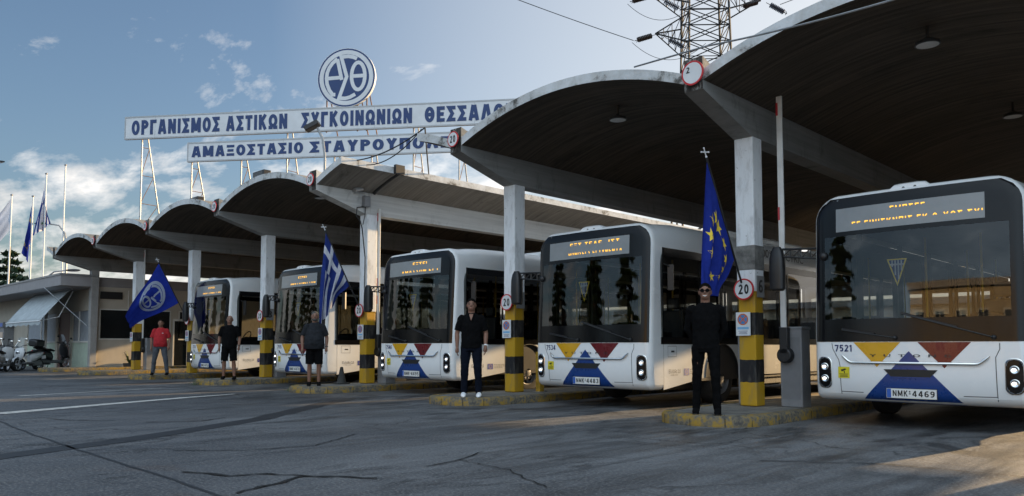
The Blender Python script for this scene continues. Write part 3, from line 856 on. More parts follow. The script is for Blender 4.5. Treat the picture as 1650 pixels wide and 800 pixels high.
mb = MB(); mb.box(-.15, .15, -.15, .15, 0, .03); mb.build('base', 'cone', t, bevel=.006)
mb = MB(); mb.lathe([(.115, .03), (.07, .22), (.035, .40), (.02, .41), (0, .41)], 18); mb.build('body', 'cone', t)

# ---------------------------------------------------------------- roof fittings
def ceiling_lamp(x, y, z, label):
    t = thing('ceiling_lamp', label, 'lamp', (x, y, z), 0, 'round lamps hanging under the vaults')
    mb = MB(); mb.tube([(0, 0, .30), (0, 0, .05)], .02); mb.build('stem', 'darksteel', t)
    mb = MB(); mb.lathe([(0, .07), (.06, .07), (.15, .02), (.16, -.015), (.14, -.02)], 24); mb.build('housing', 'darksteel', t)
    mb = MB(); mb.lathe([(.14, -.017), (0, -.022)], 24); mb.build('diffuser', M('frosted_diffuser', (.62, .62, .60), .5), t)
ceiling_lamp(2.55, .05, 5.07, 'round ceiling lamp under the vault over the nearest bus')
ceiling_lamp(-2.45, -.05, 5.07, 'round ceiling lamp under the second vault from the right')
ceiling_lamp(2.6, 4.6, 5.07, 'round ceiling lamp deeper under the vault of the nearest bus')
ceiling_lamp(-12.6, .2, 5.07, 'round ceiling lamp under the vault left of the half shell')
t = thing('camera_box', 'grey security camera box with cables on the half shell beam', 'camera', (COLX[4], -.12, 4.62))
mb = MB(); mb.box(.004, .14, -.05, .12, -.16, .10); mb.build('junction_box', 'cabinet', t, bevel=.01)
mb = MB(); mb.tube([(.10, -.12, .26), (.10, -.34, .20)], .07, 12); mb.build('camera_body', 'steel', t)
mb = MB(); mb.tube([(.02, -.02, -.16), (.03, -.20, -.20), (.03, -.22, -.42), (.02, -.10, -.52), (.02, -.04, -.70), (.012, .06, -1.4), (.012, .06, -2.6)], .014, 6)
mb.tube([(.02, .05, -.16), (.04, .02, -.38), (.02, -.02, -.6)], .012, 6)
mb.build('cable', 'black', t)
t = thing('conduit', 'black conduit climbing the half shell soffit from the camera box', 'conduit', (0, 0, 0))
mb = MB()
pp = [(COLX[4] + .06, .15, 4.82)] + [(COLX[4] + 4.751 * k, .15, vault_z(k) - .155) for k in (.03, .08, .13, .18, .213)] + [(COLX[4] + 4.751 * .222, .15, vault_z(.215) + .02)]
mb.tube(pp, .045, 8); mb.build('pipe', 'black', t)
mb = MB(); mb.box(COLX[4] + 4.751 * .217, COLX[4] + 4.751 * .236, .02, .28, vault_z(.215) - .17, vault_z(.215) + .05); mb.build('edge_bracket', 'black', t)
for x, y, z, l in ((-13.2, -1.2, 5.52, 'black floodlight box on top of the vault left of the half shell'), (-17.2, -1.2, 5.36, 'black floodlight box on the vault left of column number 3')):
    t = thing('floodlight', l, 'floodlight', (x, y, z), 0, 'floodlight boxes on the roof')
    mb = MB(); mb.box(-.30, .30, -.10, .12, -.03, .14); mb.build('housing', 'black', t, bevel=.02)
    mb = MB(); mb.box(-.26, .26, -.104, -.1, 0, .11); mb.build('front_glass', 'darkwin', t)
    mb = MB(); mb.box(-.03, .03, -.02, .05, -.12, -.03); mb.build('foot', 'darksteel', t)
t = thing('floodlight_mast', 'curved floodlight mast standing on the roof in front of the blue lettering', 'floodlight', (-20.6, 5.3, 5.3))
mb = MB(); mb.tube([(0, 0, 0), (0, 0, 3.2), (-.08, -.06, 3.9), (-.25, -.2, 4.35)], .05, 8); mb.build('pole', 'steel', t)
mb = MB(); mb.obb((-.42, -.33, 4.42), (.30, .20, .10), rot('Z', 40) @ rot('Y', -28)); mb.build('lamp_head', 'black', t, bevel=.03)
mb = MB(); mb.obb((-.45, -.36, 4.31), (.24, .15, .012), rot('Z', 40) @ rot('Y', -28)); mb.build('lamp_glass', 'signwhite', t)
t = thing('cable', 'pale cable strung along the front of the right canopy roof', 'cable', (0, 0, 0))
def sag(a, b, s, n=14):
    a, b = Vector(a), Vector(b); return [a + (b - a) * (k / n) - Vector((0, 0, s * 4 * (k / n) * (1 - k / n))) for k in range(n + 1)]
mb = MB(); mb.tube(sag((-1.1, -1.45, 5.30), (.25, -1.66, 5.19), .0, 4) + sag((.26, -1.66, 5.19), (2.8, -1.75, 5.03), .03), .013, 6); mb.build('wire', 'steel', t)
t = thing('cable', 'black cables slung from the lower lettering board to the canopy flap', 'cable', (0, 0, 0))
mb = MB(); mb.tube(sag((-6.3, -1.3, 5.43), (-9.15, -1.0, 5.30), .12), .014, 6); mb.tube(sag((-6.4, -1.3, 5.42), (-9.3, -.7, 5.28), .22), .012, 6); mb.tube(sag((-6.35, -1.25, 5.44), (-9.2, 1.2, 5.32), .03), .016, 6)
mb.build('wire', 'black', t)

# ---------------------------------------------------------------- rooftop lettering
SO = Vector((-34.74, 2.68, 0)); SD = Vector((.81, .587, 0)).normalized(); SN = Vector((SD.y, -SD.x, 0))
SROT = math.atan2(SD.y, SD.x)
def sign_truss(mb, s, z0, z1, back=1.5, brace=True):
    """triangular support frame in the plane across the board"""
    f = (s, .10, z0); tp = (s, .10, z1); b = (s + .55, back, z0); tb = (s + .10, .16, z1)
    mb.tube([f, tp], .035, 6, 0); mb.tube([b, tb], .032, 6, 0)
    n = 5
    for k in range(n):
        u0, u1 = k / n, (k + 1) / n
        pf = Vector(f).lerp(Vector(tp), u0); pb = Vector(b).lerp(Vector(tb), u1 if brace else u0)
        pf2 = Vector(f).lerp(Vector(tp), u1)
        mb.tube([pf, pb], .018, 5, 1); mb.tube([pf2, pb], .018, 5, 1)
def board(name, label, s0, s1, z0, z1, words, h, zt, trs, ztr0):
    t = thing(name, label, 'sign', SO + Vector((0, 0, 0)), SROT)
    mb = MB(); mb.box(s0, s1, -.04, .09, z0, z1); mb.build('board', 'boardwhite', t, smooth=False)
    mb = MB()
    for a, b in ((z0 - .035, z0 + .035), (z1 - .035, z1 + .035)): mb.box(s0 - .03, s1 + .03, -.055, .10, a, b)
    for a in (s0, s1): mb.box(a - .03, a + .03, -.053, .098, z0, z1)
    mb.build('frame', 'boardframe', t, smooth=False)
    for w, a, b in words:
        mb = MB(); stroke_text(mb, w, lambda x, y, l: (x, -.052 - l * .0006, zt + y), a, b, h, .118, .14)
        mb.build('lettering', 'boardblue', t, smooth=False)
    # joints between board sheets
    mb = MB(); n = int((s1 - s0) / 1.6)
    for k in range(1, n): x = s0 + (s1 - s0) * k / n; mb.box(x - .006, x + .006, -.0445, -.041, z0 + .04, z1 - .04)
    mb.build('sheet_joint', 'boardframe', t, smooth=False)['kind'] = 'stuff'
    for s in trs:
        mb = MB(); sign_truss(mb, s, ztr0, z1 - .1); mb.build('support_truss', ['steel', 'rust'], t)
    return t
board('rooftop_sign', 'upper long white rooftop board with blue Greek lettering', 0, 22.6, 11.35, 12.43,
      [('ΟΡΓΑΝΙΣΜΟΣ', .36, 5.06), ('ΑΣΤΙΚΩΝ', 5.40, 8.55), ('ΣΥΓΚΟΙΝΩΝΙΩΝ', 9.28, 14.76), ('ΘΕΣΣΑΛΟΝΙΚΗΣ', 15.37, 21.6)], .74, 11.52, (.85, 8.5, 14.8, 19.5), 5.3)
board('rooftop_sign', 'lower shorter white rooftop board with blue Greek lettering', 3.40, 18.3, 10.10, 11.0,
      [('ΑΜΑΞΟΣΤΑΣΙΟ', 3.62, 9.38), ('ΣΤΑΥΡΟΥΠΟΛΕΩΣ', 9.72, 17.9)], .54, 10.29, (3.55, 6.15, 10.9, 12.75, 17.0), 5.3)
t = thing('round_emblem_sign', 'round blue emblem sign with white ring standing above the rooftop boards', 'sign', SO + SD * 11.5 + Vector((0, 0, 13.87)), SROT)
R90 = rot('X', 90); ER = 1.42
mb = MB(); mb.lathe([(0, -.10), (ER, -.10), (ER, .06), (0, .06)], 72, (0, 0, 0), R90, 0); mb.build('disc', 'boardblue', t)
mb = MB(); mb.lathe([(ER * .80, .0625), (ER * .945, .0625)], 72, (0, 0, 0), R90, 0); mb.build('ring', 'boardwhite', t)
mb = MB(); mb.lathe([(ER, -.10), (ER + .018, -.10), (ER + .018, .062), (ER, .062)], 72, (0, 0, 0), R90, 0); mb.build('rim', 'signwhite', t)
def emblem_strokes():
    P = lambda x, y: ((x - 400) / 305, (370 - y) / 305)
    A1 = [P(*q) for q in ((288, 540), (250, 530), (215, 480), (192, 420), (187, 365), (195, 310), (215, 262), (250, 215), (290, 180))]
    A1 = [P(*q) for q in ((285, 543), (255, 543), (220, 495), (195, 430), (187, 370), (195, 310), (215, 260), (248, 215), (288, 180), (303, 170))]
    A2 = [P(*q) for q in ((303, 172), (352, 392))]; A3 = [P(*q) for q in ((190, 372), (345, 366))]
    S1 = [P(*q) for q in ((512, 178), (470, 158), (420, 148), (345, 152), (405, 360), (325, 582), (390, 588), (440, 578), (498, 548))]
    T1 = [P(528 + 71 * math.cos(2 * PI * k / 28), 360 + 142 * math.sin(2 * PI * k / 28)) for k in range(29)]; T2 = [P(455, 358), P(600, 358)]
    return [A1, A2, A3, S1, T1, T2]
mb = MB()
for l, st in enumerate(emblem_strokes()):
    for q in strip(st, .062): mb.add([(x * ER, -.0625 - l * .0008, y * ER) for x, y in q], [(0, 1, 2, 3)])
mb.build('lettering', 'boardwhite', t, smooth=False)
mb = MB()
for s in (-1.0, .55, 1.0): mb.tube([(s, .06, -2.6), (s, .06, -.6)], .035, 6); mb.tube([(s + .25, .9, -2.6), (s, .10, -.2)], .03, 6)
mb.build('support_frame', 'rust', t)

# ================================================================ BUSES
BW, BT, BZ0, BL = 1.275, 3.15, .33, 11.9
RT, RB, RN = .35, .09, .11
BELT, WTOP = 1.11, 2.73
def inset_at(x, z):
    ax = abs(x)
    if z > BT - RT and ax > BW - RT: e = RT - math.hypot(ax - (BW - RT), z - (BT - RT))
    elif z < BZ0 + RB and ax > BW - RB: e = RB - math.hypot(ax - (BW - RB), z - (BZ0 + RB))
    else: e = min(BW - ax, BT - z, z - BZ0)
    return e
def curv(x, z): return .085 * (x / BW) ** 2 + .10 * max(0., (z - 1.1) / 2.05) + .05 * max(0., (.62 - z) / .3) ** 2
def fy(x, z):
    e = max(0., inset_at(x, z))
    return curv(x, z) + (RN - math.sqrt(max(0, RN * RN - (RN - e) ** 2)) if e < RN else 0.)
def outline(ins):
    w, t, b = BW - ins, BT - ins, BZ0 + ins
    rt, rb = max(RT - ins, .02), max(RB - ins, .02)
    p = []
    def cor(cx, cz, r, a0, n):
        for k in range(n + 1):
            a = math.radians(a0 + 90 * k / n); p.append((cx + r * math.cos(a), cz + r * math.sin(a)))
    for z in (b + rb, .6, .85, BELT, 1.6, 2.2, WTOP): p.append((w, max(z, b + rb)))
    cor(w - rt, t - rt, rt, 0, 8)
    for u in (.6, .3, 0, -.3, -.6): p.append(((w - rt) * u, t))
    cor(-w + rt, t - rt, rt, 90, 8)
    for z in (WTOP, 2.2, 1.6, BELT, .85, .6): p.append((-w, max(z, b + rb)))
    cor(-w + rb, b + rb, rb, 180, 4)
    for u in (-.6, -.3, 0, .3, .6): p.append(((w - rb) * u, b))
    cor(w - rb, b + rb, rb, 270, 4)
    return p
def patch(mb, xl, xr, z0, z1, nx, nz, eps, m=0, cols=None):
    cols = cols or [i / nx for i in range(nx + 1)]; nx = len(cols) - 1
    vs, fs, ms = [], [], []
    for j in range(nz + 1):
        z = z0 + (z1 - z0) * j / nz
        for u in cols:
            x = xl(z) + (xr(z) - xl(z)) * u; vs.append((x, fy(x, z) - eps, z))
    for j in range(nz):
        for i in range(nx):
            a = j * (nx + 1) + i; fs.append((a, a + 1, a + nx + 2, a + nx + 1)); ms.append(m(i, j) if callable(m) else m)
    return mb.add(vs, fs, ms)
def cf(eps): return lambda x, z, l=0: (x, fy(x, z) - eps - l * .0003, z)
def pill(cx, cz, hw, hh, n=10):
    p = []
    r = hw * .8
    for (sx, sz, a0) in ((1, 1, 0), (-1, 1, 90), (-1, -1, 180), (1, -1, 270)):
        for k in range(n + 1):
            a = math.radians(a0 + 90 * k / n); p.append((cx + sx * (hw - r) + r * math.cos(a), cz + sz * (hh - r) + r * math.sin(a)))
    return p
WF, WR = 2.42, 8.45      # axle positions
def bus(number, plate, led, x, y, label, detail=True):
    t = thing('city_bus', label, 'bus', (x, y, 0), 0, 'parked white city buses')
    # ---- body shell
    mb = MB(); rings = []
    for k in range(7):
        th = k / 6 * PI / 2; ins = RN * (1 - math.sin(th))
        rings.append([(px, RN * (1 - math.cos(th)) + curv(px, pz), pz) for px, pz in outline(ins)])
    rings.append([(px, .46, pz) for px, pz in outline(0)])
    mb.rings(rings, 0, caps=False)
    wl = lambda z: -(BW - RN + .012); wr = lambda z: BW - RN + .012
    patch(mb, wl, wr, BZ0 + RN - .012, BELT + .02, 20, 8, .0)
    # roof and upper side band
    op = [p for p in outline(0)]; up = [p for p in op if p[1] >= WTOP - 1e-6]
    rr = []
    for yy, rise in ((.46, 0), (.75, .035), (1.15, .065), (1.8, .075), (5, .075), (9, .075), (11.4, .06), (BL, 0)):
        rr.append([(px, yy, pz + rise * max(0, min(1, (pz - 2.85) / .3))) for px, pz in up])
    n = len(up); vs = [p for r in rr for p in r]; fs = [(i * n + k, i * n + k + 1, (i + 1) * n + k + 1, (i + 1) * n + k) for i in range(len(rr) - 1) for k in range(n - 1)]
    mb.add(vs, fs, 0)
    # skirts with wheel arches
    for sx in (-1, 1):
        pts = [(.46, BZ0)]
        for wc in (WF, WR):
            for k in range(15):
                a = PI - PI * k / 14; pts.append((wc + .60 * math.cos(a), max(BZ0, .50 + .60 * math.sin(a))))
        pts += [(BL, BZ0), (BL, BELT), (.46, BELT)]
        mb.add([(sx * BW, a, b) for a, b in pts], [tuple(range(len(pts))) if sx > 0 else tuple(range(len(pts) - 1, -1, -1))], 0)
    top_ = [(BW, 2.45)] + [p for p in op if p[1] > 2.5] + [(-BW, 2.45)]
    mb.add([(px, BL, pz) for px, pz in top_], [tuple(range(len(top_) - 1, -1, -1))], 0)
    for x0_, x1_, z0_, z1_ in ((-BW, BW, BZ0, 1.45), (-BW, -1.08, 1.45, 2.45), (1.08, BW, 1.45, 2.45)):
        mb.add([(x0_, BL, z0_), (x0_, BL, z1_), (x1_, BL, z1_), (x1_, BL, z0_)], [(0, 1, 2, 3)], 0)
    body = mb.build('body', 'white', t, angle=32)
    # ---- chassis and floor
    mb = MB(); mb.box(-1.0, 1.0, .9, WF - .65, .30, .42); mb.box(-.8, .8, WF - .65, WF + .65, .30, .42); mb.box(-1.22, 1.22, WF + .65, WR - .65, .31, .44); mb.box(-.8, .8, WR - .65, WR + .65, .31, .44); mb.box(-1.22, 1.22, WR + .65, BL - .1, .31, .44)
    for wc in (WF, WR):
        for sx in (-1, 1):
            mb.box(sx * .82 - .01, sx * .82 + .01, wc - .64, wc + .64, .3, 1.12); mb.box(min(sx * .82, sx * 1.26), max(sx * .82, sx * 1.26), wc - .64, wc + .64, 1.105, 1.125)
    mb.build('chassis', 'black', t, smooth=False)
    # ---- interior
    mb = MB()
    mb.box(-1.25, 1.25, .5, BL - .05, .44, .50, 0)
    mb.box(-1.255, -1.235, .47, BL - .02, .5, BELT + .02, 0); mb.box(1.235, 1.255, .47, BL - .02, .5, BELT + .02, 0)
    mb.box(-1.2, 1.2, .6, BL - .05, WTOP + .05, WTOP + .12, 1)
    mb.box(-1.22, 1.22, BL - .09, BL - .05, .5, 1.44, 0)
    # dashboard
    mb.prism([(-1.18, .32, 1.02), (-1.18, .34, 1.17), (-1.18, .62, 1.20), (-1.18, .98, 1.05), (-1.18, .98, .5), (-1.18, .40, .5)], (2.36, 0, 0), 0)
    mb.box(.20, 1.15, .66, .92, 1.14, 1.30, 0)
    # driver partition, front cross member and side posts
    mb.box(.25, 1.2, 2.05, 2.10, .5, 1.55, 0); mb.box(.20, .26, 1.2, 2.1, .5, 1.35, 0)
    for yy in (.47, 1.75, 3.6, 5.2, 6.9, 8.6, 10.2, 11.7):
        for sx in (-1, 1): mb.box(min(sx * 1.20, sx * 1.258), max(sx * 1.20, sx * 1.258), yy - .035, yy + .035, BELT, WTOP + .06, 0)
    for yy in (3.4, 4.3, 5.2, 6.1, 7.0, 7.9, 8.8, 9.7, 10.6):
        for cx in (-.95, -.52, .52, .95):
            zb = .5 if yy < 7 else .75
            mb.box(cx - .20, cx + .20, yy, yy + .42, zb + .36, zb + .44, 2); mb.box(cx - .20, cx + .20, yy + .40, yy + .47, zb + .40, zb + .98, 2)
    mb.build('interior', ['interior', 'interior_light', 'seat'], t, smooth=False)
    mb = MB(); mb.box(.42, .92, 1.25, 1.75, .95, 1.06, 0); mb.box(.44, .90, 1.70, 1.82, 1.02, 1.72, 0); mb.box(.55, .79, 1.72, 1.82, 1.74, 1.95, 0); mb.box(.5, .84, 1.35, 1.65, .5, .95, 0)
    mb.build('driver_seat', 'black', t, bevel=.03)
    mb = MB(); Rw = rot('X', 62)
    ring = [Vector((.67, 1.02, 1.32)) + Rw @ Vector((.22 * math.cos(2 * PI * k / 20), .22 * math.sin(2 * PI * k / 20), 0)) for k in range(21)]
    mb.tube(ring, .016, 6); mb.tube([(.67, .90, 1.15), (.67, 1.02, 1.32)], .03, 6); mb.tube([ring[0], ring[10]], .012, 5)
    mb.build('steering_wheel', 'black', t)
    mb = MB()
    for sx, yy in ((-.45, 2.3), (.30, 2.3), (-.45, 4.6), (.45, 4.6), (-.45, 6.6), (.45, 6.6)): mb.tube([(sx, yy, .5), (sx, yy, WTOP)], .018, 6)
    mb.build('grab_rails', 'rail', t)
    # ---- glazing
    x45 = lambda z: BW - .036 if z <= BT - RT else (BW - RT) + math.sqrt(max(0, (RT - .036) ** 2 - (z - (BT - RT)) ** 2))
    cols = [0, .012, .03, .055] + [.055 + .89 * k / 14 for k in range(1, 14)] + [.945, .97, .988, 1]
    zlo, zhi = BELT + .012, BT - .055
    frit, clear = MB(), MB(); NZ = 26
    zs = lambda j: zlo + (zhi - zlo) * j / NZ
    def cell(want):
        def f(i, j):
            zc = zs(j + .5); u = (cols[i] + cols[i + 1]) / 2
            return 1 if (.055 < u < .945 and 1.40 < zc < 2.54) else 0
        return f
    tmp = MB(); patch(tmp, lambda z: -x45(z), x45, zlo, zhi, 0, NZ, .006, cell(0), cols)
    for k, f in enumerate(tmp.f):
        (clear if tmp.m[k] else frit).add([tmp.v[i] for i in f], [(0, 1, 2, 3)])
    def weld(o):
        bm = bmesh.new(); bm.from_mesh(o.data); bmesh.ops.remove_doubles(bm, verts=bm.verts, dist=1e-5)
        for f in bm.faces: f.smooth = True
        bm.to_mesh(o.data); bm.free(); return o
    ws = weld(frit.build('windscreen_surround', 'frit', t, smooth=False))
    weld(clear.build('windscreen', 'windshield', t, smooth=False))
    for sx in (-1, 1):
        mb = MB(); X = sx * (BW + .004)
        y0, y1 = .37, BL - .25
        if sx < 0: y0 = .30
        # rounded leading corners
        pts = [(y0 + .04, BELT - .02), (y1, BELT - .02), (y1, WTOP), (y0 + .24, WTOP), (y0 + .12, WTOP - .05), (y0 + .05, WTOP - .15), (y0 + .02, WTOP - .3)]
        mb.add([(X, a, b) for a, b in pts], [tuple(range(len(pts)))[::1 if sx > 0 else -1]])
        mb.build('side_glazing', 'sideglass', t, smooth=False)
        mb = MB()
        for yy in (1.78, 3.6, 5.2, 6.9, 8.6, 10.2): mb.box(X - .002 if sx > 0 else X - .004, X + .004 if sx > 0 else X + .002, yy - .03, yy + .03, BELT, WTOP - .02)
        mb.box(X - .004, X + .003, .40, BL - .25, BELT - .015, BELT + .10); mb.box(X - .0035, X + .0035, .50, BL - .25, WTOP - .14, WTOP - .005)
        mb.build('glazing_bars', 'frit', t, smooth=False)
    mb = MB(); mb.box(-1.09, 1.09, BL + .003, BL + .009, 1.44, 2.46); mb.build('rear_window', 'sideglass', t, smooth=False)
    # ---- front livery
    e = .0035
    mb = MB(); patch(mb, lambda z: -.70 + (1.10 - z) / .31 * .285, lambda z: -.13 - (1.10 - z) / .31 * .285, .79, BELT + .004, 6, 6, e); mb.build('yellow_triangle', 'yellow', t)
    mb = MB(); patch(mb, lambda z: .10 + (1.10 - z) / .31 * .285, lambda z: .67 - (1.10 - z) / .31 * .285, .79, BELT + .004, 6, 6, e); mb.build('red_triangle', 'red', t)
    mb = MB(); patch(mb, lambda z: -.02 - (1.0 - z) * .92, lambda z: -.02 + (1.0 - z) * .92, BZ0 + .005, 1.0, 10, 16, e + .001); mb.build('blue_triangle', 'blue', t)
    mb = MB(); patch(mb, lambda z: -.33 + (.765 - z) * .95, lambda z: .31 - (.765 - z) * .95, .665, .765, 8, 3, .008)
    mb.build('badge_recess', 'ink', t)
    mb = MB(); patch(mb, lambda z: -.235, lambda z: .215, .655, .672, 8, 1, .011); mb.build('recess_lip', 'blue', t)
    # chrome strip
    def trim(x): 
        ax = abs(x); z = .845
        if ax > .74: z += min(1, (ax - .74) / .13) ** 1.4 * .10
        return z
    xs = [-.87 + 1.74 * k / 44 for k in range(45)]
    mb = MB(); mb.tube([(x_, fy(x_, trim(x_)) - .008, trim(x_)) for x_ in xs], [.008] + [.021] * 43 + [.008], 8); mb.build('chrome_strip', 'chrome', t)
    mb = MB(); mb.box(-.30, .29, curv(0, .46) - .018, curv(0, .46) - .007, .40, .52, 0); mb.box(-.306, .296, curv(0, .46) - .015, curv(0, .46) - .004, .394, .526, 1)
    pl = mb.build('number_plate', ['plate', 'ink'], t, smooth=False)
    py_ = curv(0, .46) - .0195
    mb = MB(); mb.box(-.296, -.245, py_ - .0005, py_ + .001, .404, .516); mb.build('country_band', 'signblue', pl, smooth=False)
    mb = MB()
    a, b = plate.split('-')
    stroke_text(mb, a, lambda x_, z_, l: (x_, py_ - l * .0003, .424 + z_), -.225, -.045, .075, .085, .2)
    stroke_text(mb, '-', lambda x_, z_, l: (x_, py_ - l * .0003, .424 + z_), -.036, -.006, .075, .085, .2)
    mb.lathe([(0, 0), (.010, 0)], 12, (-.021, py_, .485), R90)
    stroke_text(mb, b, lambda x_, z_, l: (x_, py_ - l * .0003, .424 + z_), .008, .268, .075, .085, .2)
    mb.build('registration', 'ink', pl, smooth=False)
    # fleet number, maker lettering, camera sticker
    mb = MB()
    stroke_text(mb, number, lambda x_, z_, l: cf(.0045)(x_, .99 + z_, l), -.97, -.735, .090, .085, .16); mb.build('fleet_number', 'navy', t, smooth=False)
    for k, ch in enumerate('YUTONG'):
        cx = -.46 + k * .178; mb = MB()
        stroke_text(mb, ch, lambda x_, z_, l: cf(.010)(x_, .925 + z_, l), cx - .042, cx + .042, .034, .065, .1)
        mb.build('maker_lettering', 'darksteel', t, smooth=False)
    mb = MB(); patch(mb, lambda z: -.93, lambda z: -.775, .635, .785, 2, 2, .005); st = mb.build('camera_sticker', 'caution', t, smooth=False)
    mb = MB(); q = cf(.0062)
    for poly in ([(-.895, .745), (-.83, .765), (-.82, .745), (-.88, .722)], [(-.855, .725), (-.84, .728), (-.835, .70), (-.85, .70)], [(-.915, .685), (-.79, .685), (-.79, .692), (-.915, .692)], [(-.905, .668), (-.80, .668), (-.80, .675), (-.905, .675)], [(-.91, .651), (-.795, .651), (-.795, .658), (-.91, .658)]):
        mb.add([q(*p) for p in poly], [(0, 1, 2, 3)])
    mb.build('camera_symbol', 'ink', st, smooth=False)
    # panel gaps
    q = lambda x_, z_: cf(.0025)(x_, z_)
    for line in ([(-1.01, 1.10), (-1.0, 1.03), (-.96, .95), (-.92, .88), (-.905, .80), (-.895, .42)], [(.975, 1.10), (.975, 1.03), (.93, .93), (.93, .80), (.935, .40)], [(-.895, .455), (-.60, .452)], [(.58, .452), (.935, .455)]):
        pts = []; mb = MB()
        for i in range(len(line) - 1):
            for k in range(6):
                u = k / 6; pts.append((line[i][0] + (line[i + 1][0] - line[i][0]) * u, line[i][1] + (line[i + 1][1] - line[i][1]) * u))
        pts.append(line[-1])
        for qd in strip(pts, .0042): mb.add([q(*p) for p in qd], [(0, 1, 2, 3)])
        mb.build('panel_gap', 'seam', t, smooth=False)
    # ---- headlamps
    for sx in (-1, 1):
        cx, cz = sx * 1.115, .705
        P_ = pill(cx, cz, .088, .205); PB = pill(cx, cz, .096, .214)
        mb = MB(); n = len(P_)
        mb.add([cf(.010)(*p) for p in P_] + [cf(.010)(cx, cz)], [(i, (i + 1) % n, n) for i in range(n)])
        hl = mb.build('headlight', 'frit', t, smooth=False)
        mb = MB(); mb.add([cf(.007)(*p) for p in PB] + [cf(.013)(*p) for p in P_], [(i, (i + 1) % n, n + (i + 1) % n, n + i) for i in range(n)])
        mb.build('bezel', 'chrome', hl)
        for zz_ in (.785, .625):
            Rl = rot('X', 90); mb = MB()
            mb.lathe([(.046, 0), (.050, .008), (.042, .012)], 18, (cx, fy(cx, zz_) - .010, zz_), Rl, 0)
            mb.lathe([(.042, .004), (.026, -.0), (0, -.002)], 18, (cx, fy(cx, zz_) - .014, zz_), Rl, 1)
            mb.build('lamp', ['chrome', 'lens'], hl)
            mb = MB(); mb.ball((cx - .008, fy(cx, zz_) - .016, zz_), (.024, .008, .017), 12, 8); mb.build('bulb', 'bulb_white', hl)
        mb = MB()
        for k in range(0, n, 1):
            p = P_[k]; c = Vector((cx + (p[0] - cx) * .90, 0, cz + (p[1] - cz) * .955)); mb.ball((c.x, fy(c.x, c.z) - .012, c.z), .0036, 5, 4)
        mb.build('daytime_led_ring', 'lens', hl)['kind'] = 'stuff'
    # ---- destination display
    mb = MB(); patch(mb, lambda z: -.94, lambda z: .86, 2.625, 2.945, 16, 4, .011); dd = mb.build('destination_display', 'display', t)
    mb = MB(); rnd = random.Random(int(number))
    full = MB()
    q = lambda x_, z_, l: cf(.014)(x_, z_, l)
    rows = led
    tmp = []
    for (body_, xa, xb, zb, hh, keep) in rows:
        m2 = MB(); stroke_text(m2, body_, lambda x_, z_, l: (x_, zb + z_, l), xa, xb, hh, .075, .26)
        for f in m2.f:
            pts = [m2.v[i] for i in f]
            lo, hi = zb + hh * keep[0], zb + hh * keep[1]
            def clip(ps, k, sgn):
                out = []
                for i in range(len(ps)):
                    a, b = ps[i], ps[(i + 1) % len(ps)]; da, db = sgn * (a[1] - k), sgn * (b[1] - k)
                    if da >= 0: out.append(a)
                    if (da >= 0) != (db >= 0):
                        u = da / (da - db); out.append(tuple(a[j] + (b[j] - a[j]) * u for j in range(3)))
                return out
            ps = clip(pts, lo, 1); ps = clip(ps, hi, -1) if len(ps) > 2 else []
            if len(ps) > 2: mb.add([q(*p) for p in ps], [tuple(range(len(ps)))])
    mb.build('led_text', 'amber', dd, smooth=False)
    # ---- wipers
    for (xa, za, xb, zb) in ((-.18, 1.17, -.86, 1.28), (.92, 1.17, -.1, 1.48)):
        mb = MB(); pts = [(xa + (xb - xa) * k / 8, za + (zb - za) * k / 8) for k in range(9)]
        mb.tube([(px, fy(px, pz) - .035, pz) for px, pz in pts], .009, 6)
        mb.tube([(px, fy(px, pz) - .025, pz + .015) for px, pz in pts[3:]], .012, 5)
        mb.ball((xa, fy(xa, za) - .02, za), .03, 8, 6); mb.build('wiper', 'black', t)
    # ---- roof camera pod
    mb = MB(); vs = []
    prof = [(.26, 0), (.24, .03), (.19, .07), (.10, .078), (-.10, .078), (-.19, .07), (-.24, .03), (-.26, 0)]
    r0 = [(px, .05 + curv(0, BT) - .0, BT - .05 + pz) for px, pz in prof]; r1 = [(px * .9, .55, BT - .03 + pz * .8) for px, pz in prof]
    rm = [(px, .18, BT - .035 + pz * 1.05) for px, pz in prof]
    mb.rings([r0, rm, r1], 0); pod = mb.build('roof_pod', 'white', t, angle=50)
    mb = MB()
    for px in (-.07, .07): mb.lathe([(0, .004), (.016, .003), (.018, 0)], 12, (px, .05 + curv(0, BT), BT - .02), R90)
    mb.build('camera_hole', 'ink', pod)
    # ---- roof equipment
    mb = MB(); mb.box(-1.02, 1.02, 3.2, 6.6, BT + .06, BT + .19); mb.box(-.95, .95, 7.4, 9.8, BT + .06, BT + .16); mb.build('battery_housing', 'white', t, bevel=.05)
    # ---- mirrors
    mb = MB()
    A0, A1 = Vector((-1.20, .22, 2.44)), Vector((-1.74, .12, 2.46)); D = Vector((0, 0, -.15))
    mb.tube([A0, A1], .018, 6); mb.tube([A0 + D, A1 + D * .7], .015, 6)
    for k in range(4):
        a = A0.lerp(A1, k / 4); b = A0.lerp(A1, (k + 1) / 4); mb.tube([a, b + D * .85], .011, 5); mb.tube([b, b + D * .85], .011, 5)
    ar = mb.build('mirror_arm', 'black', t)
    mb = MB(); rg = []
    for zz_, hx, hy in ((1.86, .075, .045), (1.89, .105, .075), (2.1, .112, .085), (2.33, .105, .08), (2.44, .085, .06), (2.50, .05, .035)):
        rg.append([(-1.80 + hx * math.copysign(abs(math.cos(a)) ** .6, math.cos(a)), .12 + hy * math.copysign(abs(math.sin(a)) ** .6, math.sin(a)), zz_) for a in [2 * PI * k / 20 for k in range(20)]])
    mb.rings(rg); mi = mb.build('mirror', 'black', t)
    mb = MB(); mb.box(-1.88, -1.72, .196, .205, 1.93, 2.36); mb.build('mirror_glass', 'chrome', mi)
